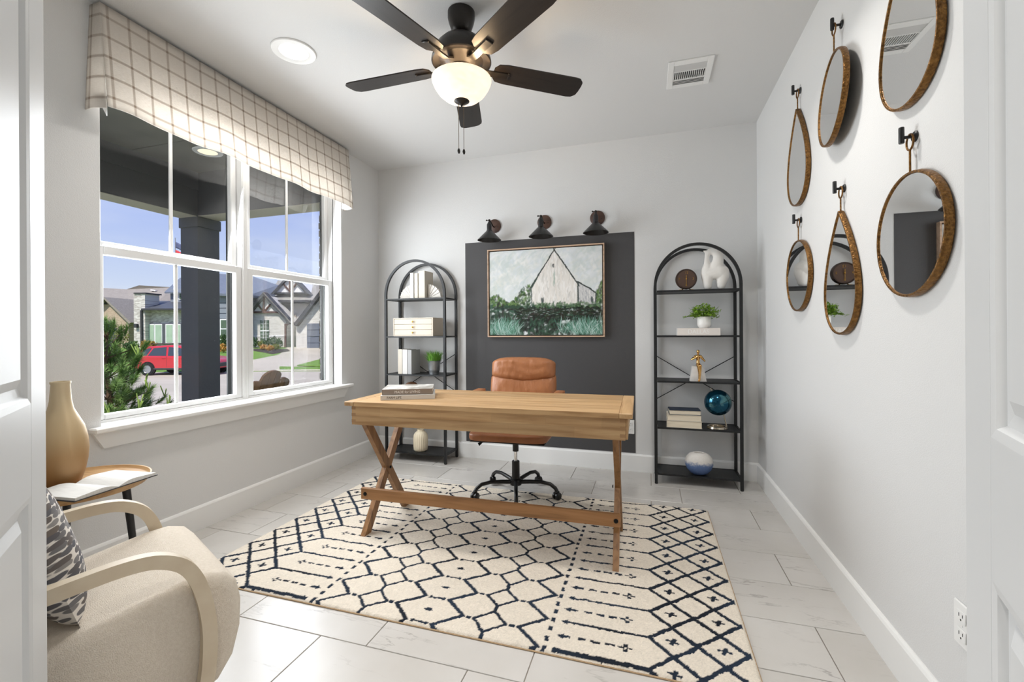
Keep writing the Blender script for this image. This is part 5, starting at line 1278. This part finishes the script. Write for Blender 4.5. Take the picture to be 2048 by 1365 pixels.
# --- white tudor house
h3 = Site('tudor_house', 'white brick house with dark gables and timber trim', 'house', 41, 572, 699)
h3.poly('wall', [(470, 700), (573, 700), (573, 644), (526, 591), (479, 645)], 41, 2.5, m_wbrick)
h3.poly('gable_roof', [(470, 651), (526, 584.5), (581, 645), (577, 649), (526, 591.5), (474, 656)], 40.4, .8, m_fascia)
h3.poly('gable_panel', [(503, 623), (549, 623), (526, 596)], 40.95, .1, m_stucco)
h3.bar('timber_beam', (494, 625), (556, 625), .18, 40.85, m_timber); h3.bar('timber_post', (527, 594), (527, 624), .12, 40.85, m_timber)
h3.bar('timber_brace', (515, 609), (526, 623), .12, 40.84, m_timber); h3.bar('timber_brace', (541, 609), (529, 623), .12, 40.84, m_timber)
h3.rect('wall', 540, 700, 603, 700, 44, .5, m_wbrick); h3.rect('entry_shade_panel', 574, 592, 629, 698, 43.9, .12, pm('entry_shade', C(176, 164, 150), .9))  # flat entry panel, the recess's shade painted as darker beige
h3.slab('main_roof', [(530, 603, 43.2), (700, 603, 43.2), (700, 561, 50), (556, 561, 50)], m_sh_tw); h3.rect('gutter', 538, 621, 600, 605.5, 43.0, .25, m_fascia)
h3.slab('gable_slope', [(526, 584, 40.4), (583, 646, 40.4), (576, 634, 43.5), (536, 585, 43.5)], m_sh_tw, .1)
h3.poly('dormer_wall', [(546, 587), (612, 587), (579, 551)], 44.2, 4, m_stucco)
h3.poly('dormer_roof', [(541, 588.5), (579, 547), (617, 588), (612, 588.5), (579, 553), (546, 588.5)], 43.9, 1., m_fascia)
h3.bar('timber_post', (579.5, 551), (579.5, 586), .14, 44.1, m_timber); h3.bar('timber_brace', (565, 566), (578, 582), .14, 44.08, m_timber); h3.bar('timber_brace', (594, 566), (581, 582), .14, 44.08, m_timber); h3.bar('timber_beam', (545, 586.5), (614, 586.5), .14, 44.1, m_fascia)
h3.poly('garage_wall', [(592, 700), (800, 700), (800, 650), (694, 522), (592, 649)], 40, 4, m_wbrick)
h3.poly('garage_gable', [(586, 649), (694, 514), (803, 649), (798, 653), (694, 522), (592, 653)], 39.5, .8, m_fascia)
gd = h3.rect('garage_door', 614, 690, 647, 700, 39.94, .12, m_garage)
for i in range(4): h3.rect('door_section', 614.5, 689.5, 648 + i * 13, 660 + i * 13, 39.90, .05, m_garage, gd)
w = h3.rect('window', 520.5, 537.5, 640.5, 683.5, 40.94, .12, m_wgl)
for y in (647.5, 654.5, 668.5, 675.5): h3.rect('muntin', 521, 537, y, y + .6, 40.90, .03, m_trim, w)
for x in (526, 531.5): h3.rect('muntin', x, x + .5, 641, 683, 40.90, .03, m_trim, w)
h3.rect('meeting_rail', 520.5, 537.5, 661, 663, 40.88, .06, m_trim, w); h3.rect('window_sill', 517, 541, 683.5, 686, 40.85, .2, m_wbrick)
h3.bar('downspout', (571, 648), (571, 697), .16, 40.8, m_timber); h3.bar('downspout', (578, 646), (571, 652), .16, 40.8, m_timber)
h3.rect('brick_band', 470, 573, 671, 674, 40.96, .08, m_stucco)

# --- modern grey and white house
h2 = Site('modern_house', 'grey and white brick house with a low metal roof', 'house', 40, 330, 696)
h2.rect('brick_pier', 268, 290, 587, 700, 39.6, 1.6, m_wbrick2); h2.rect('pier_cap', 267, 291.5, 585.5, 588, 39.5, 1.8, m_fascia)
h2.rect('wall', 286, 470, 617, 700, 40.2, 8, m_wbrick2)
h2.slab('metal_roof', [(282, 618, 39.4), (380, 618, 39.4), (380, 602, 42.5), (288, 602, 42.5)], m_metal, .12); h2.rect('gutter', 282, 380, 617, 621, 39.3, .2, m_fascia)
h2.rect('siding_panel', 289, 372, 647, 689, 40.1, .15, m_sidd)
for x0, x1 in ((294, 308.6), (309.4, 324), (331, 345.6), (346.4, 361)):
    w = h2.rect('window', x0, x1, 648.5, 687, 40.02, .1, m_trim); h2.rect('pane', x0 + 1.5, x1 - 1.5, 650.3, 685.2, 39.99, .05, m_wgl2, w)
h2.bar('downspout', (282.5, 621), (283.5, 690), .14, 39.5, m_fascia); h2.bar('wall_lantern', (272, 648), (272, 656), .25, 39.45, m_fascia, None, .2)
h2.rect('upper_storey', 341, 420, 578, 606, 42, 5, m_sid); h2.slab('upper_roof', [(329, 584, 41.6), (430, 584, 41.6), (430, 556, 46), (360, 556, 46)], m_sh_bl, .15)
w = h2.rect('window', 357, 372, 585, 600, 41.9, .12, m_trim); h2.rect('pane', 358.5, 370.5, 586.5, 598.5, 41.86, .06, m_wgl, w)
h2.rect('siding_wing', 420, 492, 584, 700, 39.8, 8, m_sid)
for i in range(5): h2.rect('siding_board', 420, 492, 585.5 + i * 10.6, 595 + i * 10.6, 39.72, .08, m_sid)
h2.slab('wing_roof', [(414, 586, 39.2), (500, 590, 39.2), (556, 598, 45), (556, 570.5, 48), (505, 553, 51), (414, 546, 51)], m_sh_bl, .2)
w = h2.rect('window', 440, 455.5, 638.5, 681, 39.68, .1, m_trim); h2.rect('pane', 441.5, 453.8, 640.5, 656.5, 39.64, .05, m_wgl, w); h2.rect('pane', 441.5, 453.8, 659, 677, 39.64, .05, m_wgl, w)

# --- tan brick house
h1 = Site('tan_brick_house', 'tan brick house under a broad brown shingle roof', 'house', 43, 210, 695)
h1.poly('gable_wall', [(160, 698), (257, 698), (257, 642), (208, 600), (160, 642)], 43, 3, m_tbrick)
h1.poly('gable_trim', [(154, 646), (208, 594.5), (262, 645.5), (258, 648), (208, 599), (158, 648)], 42.5, 3.2, m_sh_br)
h1.slab('main_roof', [(150, 650, 45.5), (268, 650, 45.5), (345, 640, 49), (345, 575, 56), (278, 571, 56), (253, 579, 56), (150, 573, 56)], m_sh_br, .3)
w = h1.rect('garage_opening', 178, 232, 657, 698, 42.92, .1, m_sidd)
h1.poly('roof_vent', [(301, 579), (311, 581), (310, 583), (300, 581)], 54.6, .4, m_stucco)
h1.poly('gable_vent', [(202, 609), (214, 609), (208, 603)], 42.9, .1, m_fascia)

# --- leafy things across the street
def leafy(name, label, cat, a, d, z, rx, rz_, n, cols, leaf, seed, group=None, stem=True):
    t = thing(name, label, cat, O(a, d, z), YAW, group); rnd = random.Random(seed); m = MB()
    for i in range(n):
        while True:
            p = Vector((rnd.uniform(-1, 1), rnd.uniform(-1, 1), rnd.uniform(0, 1)))
            if p.x ** 2 + p.y ** 2 + (p.z * 2 - 1) ** 2 < 1: break
        c = (p.x * rx, p.y * rx * .8, p.z * rz_); l = leaf * rnd.uniform(.6, 1.3)
        M = T(c) @ RZ(rnd.uniform(0, 2 * PI)) @ RX(rnd.uniform(-1, 1.2))
        m.add([(-l * .45, 0, 0), (0, -l * .2, l * .4), (l * .45, 0, l * .1), (0, l * .2, l)], [(0, 1, 3), (1, 2, 3)], M)
    o = m.build('foliage', cols, t, False); o['kind'] = 'stuff'
    if stem: MB().tube([(0, 0, -.1), (0, 0, rz_ * .6)], rx * .05, 6).build('stem', m_timber, t)
    return t
m_bush = pm('bush_green', C(70, 100, 48), .8, var=(3, C(44, 72, 32), .5)); m_bush2 = pm('bush_yellow', C(136, 140, 66), .8, var=(3, C(96, 112, 48), .5)); m_flor = pm('flowers_orange', C(214, 142, 60), .8, var=(4, C(126, 130, 60), .4))
bed = [(511, 697, .42, .95, m_bush, 'dark green bush leftmost under the tudor house window'), (522, 698, .40, .62, m_bush2, 'low yellow-green bush left of the tudor house window'), (529, 698, .42, .75, m_bush, 'olive bush just below the tudor house window'), (539, 697.5, .40, .95, m_bush, 'dark bush right below the tudor house window'), (549, 697.5, .42, .98, m_bush, 'dark bush second from the downspout'), (559, 698, .42, .90, m_bush, 'dark bush nearest the downspout'), (527, 702, .45, .42, m_flor, 'orange flower clump at the front left of the bed'), (540, 704, .45, .42, m_flor, 'orange flower clump at the middle front of the bed'), (551, 703, .50, .50, m_bush2, 'yellow-green flowering clump at the front right of the bed')]
sheet('flower_bed', [GP(500, 702, .06), GP(520, 705, .06), GP(545, 709.5, .06), GP(580, 704, .06), GP(575, 700, .06), GP(500, 699, .06)], m_mulch, 'dark mulch bed before the tudor house', 'flower bed')
for i, (px, py, rx, rz_, mt, lab) in enumerate(bed):
    a, d, z = GP(px, py, .05); leafy('garden_bush', lab, 'bush', a, d, z, rx * .62, rz_, 120, mt, .17, 40 + i, 'bushes in the tudor house bed')
for i, (px, py, rx, rz_, mt, lab) in enumerate(((240, 697, .8, 2.1, m_bush2, 'yellowish young tree beside the tan brick house'), (290, 705, .3, .85, m_flor, 'orange flower clump left of the red car roof'), (304, 705, .3, .80, m_flor, 'orange flower clump behind the red car roof'), (447, 707, .35, .65, m_flor, 'orange flower clump right of the porch column'), (446, 701, .35, 1.3, m_bush, 'green bush below the window right of the porch column'), (262, 704, .6, .8, m_bush, 'green bush low beside the brick pier'))):
    a, d, z = GP(px, py, .05); leafy('garden_bush', lab, 'bush', a, d, z, rx, rz_, 220, mt, .2, 70 + i)

# --- flagpole
a, z = AZ(350.5, 476, 52); fp = thing('flagpole', 'tall flagpole with two small flags above the roofs', 'flagpole', O(a, 52, 0), YAW)
MB().tube([(0, 0, -.2), (0, 0, z)], [.07, .04], 8).build('pole', pm('pole_grey', C(150, 150, 152), .5), fp)
z1 = AZ(350, 484, 52)[1]; z2 = AZ(350, 500, 52)[1]
for zz_, nm, mt in ((z1, 'upper_flag', pm('flag_blue', C(92, 98, 128), .9)), (z2, 'lower_flag', pm('flag_red', C(206, 66, 72), .9))):
    cloth(nm, lambda u, v, q=zz_: (.04 + .75 * u, .10 * math.sin(u * 6), q - .7 * v - .35 * u), 8, 4, 1, 1, mt, fp)

# --- red car
cr = thing('red_car', 'red sport utility car parked across the street', 'car', O(AZ(372, 745, 25.4)[0], 25.4, -1.15), YAW)
m_red = pm('car_red', C(190, 46, 54), .25, coat=.6); m_tint = pm('car_glass', C(62, 70, 78), .08); m_tyre = pm('tyre', C(26, 26, 27), .8); m_alloy = pm('alloy', C(186, 188, 190), .3, .8); m_plast = pm('car_plastic', C(58, 56, 56), .6)
low = [(-2.28, .62), (-2.30, .85), (-2.24, 1.02), (-1.95, 1.08), (1.05, 1.04), (1.80, .94), (2.16, .84), (2.28, .70), (2.28, .45), (2.18, .34), (-2.10, .34), (-2.24, .42)]
bod = MB().prism(low, -.93, .93).build('body', m_red, cr, True, 40); bev(bod, .07, 3, 30)
cabp = [(-2.20, 1.02), (-1.82, 1.46), (-1.50, 1.60), (-.2, 1.66), (.42, 1.60), (1.30, 1.04)]
cv = MB(); n_ = len(cabp)
cv.add([(x, -(.90 - .16 * max(0, (z - 1.03) / .6)), z) for x, z in cabp] + [(x, .90 - .16 * max(0, (z - 1.03) / .6), z) for x, z in cabp], [tuple(range(n_)), tuple(range(2 * n_ - 1, n_ - 1, -1))] + [(i, (i + 1) % n_, n_ + (i + 1) % n_, n_ + i) for i in range(n_)])
cab = cv.build('cabin', m_red, cr, True, 40); bev(cab, .05, 2, 30)
def side_glass(nm, P):
    for s in (-1, 1):
        MB().add([(x, s * (.908 - .16 * max(0, (z - 1.03) / .6)), z) for x, z in P] + [(x, s * (.88 - .16 * max(0, (z - 1.03) / .6)), z) for x, z in P], [tuple(range(len(P))), tuple(range(2 * len(P) - 1, len(P) - 1, -1))] + [(i, (i + 1) % len(P), len(P) + (i + 1) % len(P), len(P) + i) for i in range(len(P))]).build(nm, m_tint, cr, False)
side_glass('quarter_window', [(-1.95, 1.10), (-1.66, 1.42), (-1.42, 1.50), (-1.30, 1.50), (-1.52, 1.09)]); side_glass('rear_door_window', [(-1.44, 1.09), (-1.20, 1.50), (-.50, 1.55), (-.44, 1.08)]); side_glass('front_door_window', [(-.34, 1.08), (-.38, 1.55), (.25, 1.51), (.96, 1.07)])
MB().bx(-1.5, 1.36, -.95, .95, .30, .42, .03).build('sill_cladding', m_plast, cr, False)
for x in (-1.42, 1.40):
    for s in (-1, 1):
        wh = MB().lathe([(.0001, -.11), (.20, -.11), (.33, -.09), (.345, -.04), (.345, .10), (.0001, .10)], 26, M=T((x, s * .86, .345)) @ RX(PI / 2 * (1 if s < 0 else -1)) @ RX(PI)).build('wheel', m_tyre, cr)
        MB().lathe([(.0001, 0), (.05, .012), (.20, .0), (.215, .012), (.22, -.02)], 20, M=T((x, s * .97, .345)) @ RX(-s * PI / 2)).build('rim', m_alloy, wh)
    for s in (-1, 1): MB().lathe([(.40, -.02), (.40, .02)], 26, M=T((x, s * .915, .36)) @ RX(PI / 2)).build('wheel_arch', pm('arch_dark', C(30, 24, 24), .9), cr)
for s in (-1, 1):
    MB().bx(1.95, 2.24, s * .62 - .24, s * .62 + .24, .68, .82, .05).build('headlight', pm('lamp_clear', C(214, 214, 212), .15), cr); MB().bx(-2.305, -2.2, s * .76 - .10, s * .76 + .10, .82, 1.05, .03).build('tail_light', pm('lamp_red', C(150, 22, 26), .2), cr)
    for x in (-.55, .52): MB().bx(x - .10, x + .10, s * .945 - .01, s * .945 + .01, .93, .965, .008).build('door_handle', m_red, cr)
    MB().box((.92, s * 1.0, 1.10), (.14, .16, .13), .03).build('wing_mirror', m_red, cr)
    MB().bx(-.395, -.385, s * .931 - .002, s * .931 + .002, .45, 1.04).build('door_seam', m_plast, cr, False)
MB().bx(2.2, 2.31, -.55, .55, .44, .66, .03).build('grille', m_plast, cr)
MB().tube([(-1.5, .6, 1.68), (-1.4, .6, 1.72), (0, .6, 1.74), (.2, .6, 1.69)], .02, 6).build('roof_rail', m_plast, cr); MB().tube([(-1.5, -.6, 1.68), (-1.4, -.6, 1.72), (0, -.6, 1.74), (.2, -.6, 1.69)], .02, 6).build('roof_rail', m_plast, cr)

# ================================================================== PORCH
struct('floor_porch', MB().bx(-4.75, XL - .18, -2.5, 3.75, -.30, -.15), m_conc, 'concrete porch floor outside the window', 'porch floor')
pc = MB().bx(-4.40, XL - .18, -2.5, 2.795, 2.79, 2.90); pc.bx(-4.40, XL - .18, 2.805, 3.41, 2.79, 2.90); pc.bx(-4.40, XL - .18, 2.795, 2.805, 2.80, 2.90)
struct('ceiling_porch', pc, m_porchceil, 'grey porch ceiling boards outside the window', 'ceiling')
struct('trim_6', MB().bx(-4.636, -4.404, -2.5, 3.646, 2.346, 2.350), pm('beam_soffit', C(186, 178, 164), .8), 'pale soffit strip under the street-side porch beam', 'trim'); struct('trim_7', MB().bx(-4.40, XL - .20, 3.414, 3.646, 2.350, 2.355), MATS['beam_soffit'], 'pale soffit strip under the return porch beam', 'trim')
bmn = MB().bx(-4.64, -4.40, -2.5, 3.65, 2.350, 3.0); bmn.bx(-4.40, -4.388, -2.5, 3.41, 2.615, 2.79); bmn.bx(-4.400, -4.392, -2.5, 2.70, 2.36, 2.60)
struct('trim_4', bmn, m_porchdark, 'charcoal porch beam along the street side', 'beam')
struct('trim_5', MB().bx(-4.40, XL - .20, 3.41, 3.65, 2.355, 3.0), m_porchdark, 'charcoal porch beam returning to the house', 'beam')
struct('roof_porch', MB().bx(-4.9, XL - .10, -2.7, 3.9, 3.0, 3.08), m_sh_tw, 'porch roof above the beams', 'roof')
struct('wall_gable_outside', MB().bx(XL - .19, XL - .181, -2.5, WY0 - .06, -.3, 2.79), m_brick, 'outside face of the window wall', 'wall')
pcx, pcy = -4.52, 3.53
cl = thing('porch_column', 'square charcoal porch column outside the window', 'column', (pcx, pcy, -.15))
MB().bx(-.12, .12, -.12, .12, .0, 2.50, .003).build('shaft', m_porchdark, cl, False)
MB().bx(-.132, .132, -.132, .132, 2.395, 2.499, .004).build('capital', m_porchdark, cl, False); MB().bx(-.135, .135, -.135, .135, 0, .16, .004).build('plinth', m_porchdark, cl, False)
can_light(-3.79, 3.035, 'round recessed light in the porch ceiling outside', 4, 2.79, name='porch_light', lens=emis('porch_lens', (1, .86, .62), 1.1))

ad = thing('adirondack_chair', 'brown wooden adirondack chair on the porch', 'chair', (-3.79, 3.283, -.15), math.radians(-84))
m_adi = wood('adirondack_wood', C(140, 104, 68), C(104, 74, 46), 'z', .6)
# chair faces the street; local -y is its front
bM = T((0, .17, .30)) @ RX(math.radians(-22))
for i in range(7):
    xa = -.273 + i * .078; xb = xa + .075
    def top_z(x):
        if abs(x) < .118: return .63 + .075 * math.sqrt(max(0, 1 - (x / .125) ** 2))
        u = (abs(x) - .118) / .155; return .53 + .085 * math.sqrt(max(0, 1 - ((u - .35) / .70) ** 2)) if abs(u - .35) < .7 else .53
    xs = [xa + (xb - xa) * k / 5 for k in range(6)]
    MB().prism([(xb, -.15), (xa, -.15)] + [(x, top_z(x)) for x in xs], -.010, .010, 'xz', M=bM).build('back_slat', m_adi, ad, False)
for k in range(5): MB().bx(-.27, .27, -.34 + k * .095, -.255 + k * .095, .33 - k * .022, .35 - k * .022, .003).build('seat_slat', m_adi, ad, False)
for s in (-1, 1):
    MB().bx(s * .33 - .065, s * .33 + .065, -.38, .30, .54, .56, .006).build('arm_board', m_adi, ad, False)
    MB().bx(s * .30 - .012, s * .30 + .012, -.36, -.27, 0, .54, .003).build('front_leg', m_adi, ad, False)
    MB().prism([(-.36, .22), (-.36, .33), (.10, .24), (.55, .05), (.55, .0), (.45, .0)], s * .285 - .012, s * .285 + .012, 'yz').build('rear_leg', m_adi, ad, False)
MB().bx(-.30, .30, .245, .285, .48, .54).build('back_rail', m_adi, ad, False)

# --- pine shrub right outside the porch
rnd = random.Random(21)
pa, pd = AZ(214, 760, 5.0)[0], 5.0
pn = thing('pine_shrub', 'green pine shrub with upright pale shoots outside the window', 'pine', O(pa, pd, -.35), YAW)
br = MB(); nd = MB(); cd_ = MB()
br.tube([(0, 0, 0), (.03, .02, .6), (-.02, 0, 1.2), (0, .02, 1.62)], [.035, .028, .018, .008], 8)
def needle(M, L_, w_=.0030):
    nd.add([(-w_, 0, 0), (w_, 0, 0), (0, 0, L_)], [(0, 1, 2)], M)
tufts = []
for lev in range(13):
    z = .18 + lev * .115; Rm = .54 * (1 - (z / 1.95) ** 2.2) + .05
    for k in range(10 if lev < 9 else 7):
        a_ = 2 * PI * k / 10 + rnd.uniform(-.3, .3) + lev * .7; R_ = Rm * rnd.uniform(.55, 1.05)
        e_ = Vector((R_ * math.cos(a_), R_ * math.sin(a_), z + rnd.uniform(-.04, .14)))
        br.tube([(0, 0, z - .10), tuple(e_ * .5 + Vector((0, 0, z * .5 - .05))), tuple(e_)], [.007, .005, .003], 5)
        tufts.append(e_)
        tufts.append(Vector((e_.x * .62, e_.y * .62, e_.z - .02)) + Vector((rnd.uniform(-.06, .06), rnd.uniform(-.06, .06), 0)))
        tufts.append(Vector((e_.x * .86, e_.y * .86, e_.z)) + Vector((rnd.uniform(-.12, .12), rnd.uniform(-.12, .12), rnd.uniform(-.08, .05))))
        if rnd.random() < .45 and lev > 3:
            for c_ in range(rnd.randint(2, 5)):
                l_ = rnd.uniform(.08, .17); q = Vector((rnd.uniform(-.06, .06), rnd.uniform(-.06, .06), 0)); cd_.tube([tuple(e_), tuple(e_ + q + Vector((0, 0, l_)))], [.006, .006], 6)
for e_ in tufts:
    out = Vector((e_.x, e_.y, .25 + .3 * e_.z)).normalized(); Q = out.to_track_quat('Z', 'Y').to_matrix().to_4x4()
    for i in range(135):
        off_ = -rnd.random() * .12
        th = rnd.uniform(.15, 1.35); ph = rnd.uniform(0, 2 * PI)
        needle(T(e_) @ Q @ T((0, 0, off_)) @ RZ(ph) @ RX(th), rnd.uniform(.06, .10))
br.build('branches', pm('pine_bark', C(96, 74, 56), .9), pn)
m_needle = pm('pine_needles', C(136, 166, 88), .7, var=(5, C(88, 128, 60), .6))
no = nd.build('needles', m_needle, pn, False); no['kind'] = 'stuff'
cd_.build('candles', pm('pine_candle', C(160, 186, 96), .7), pn)
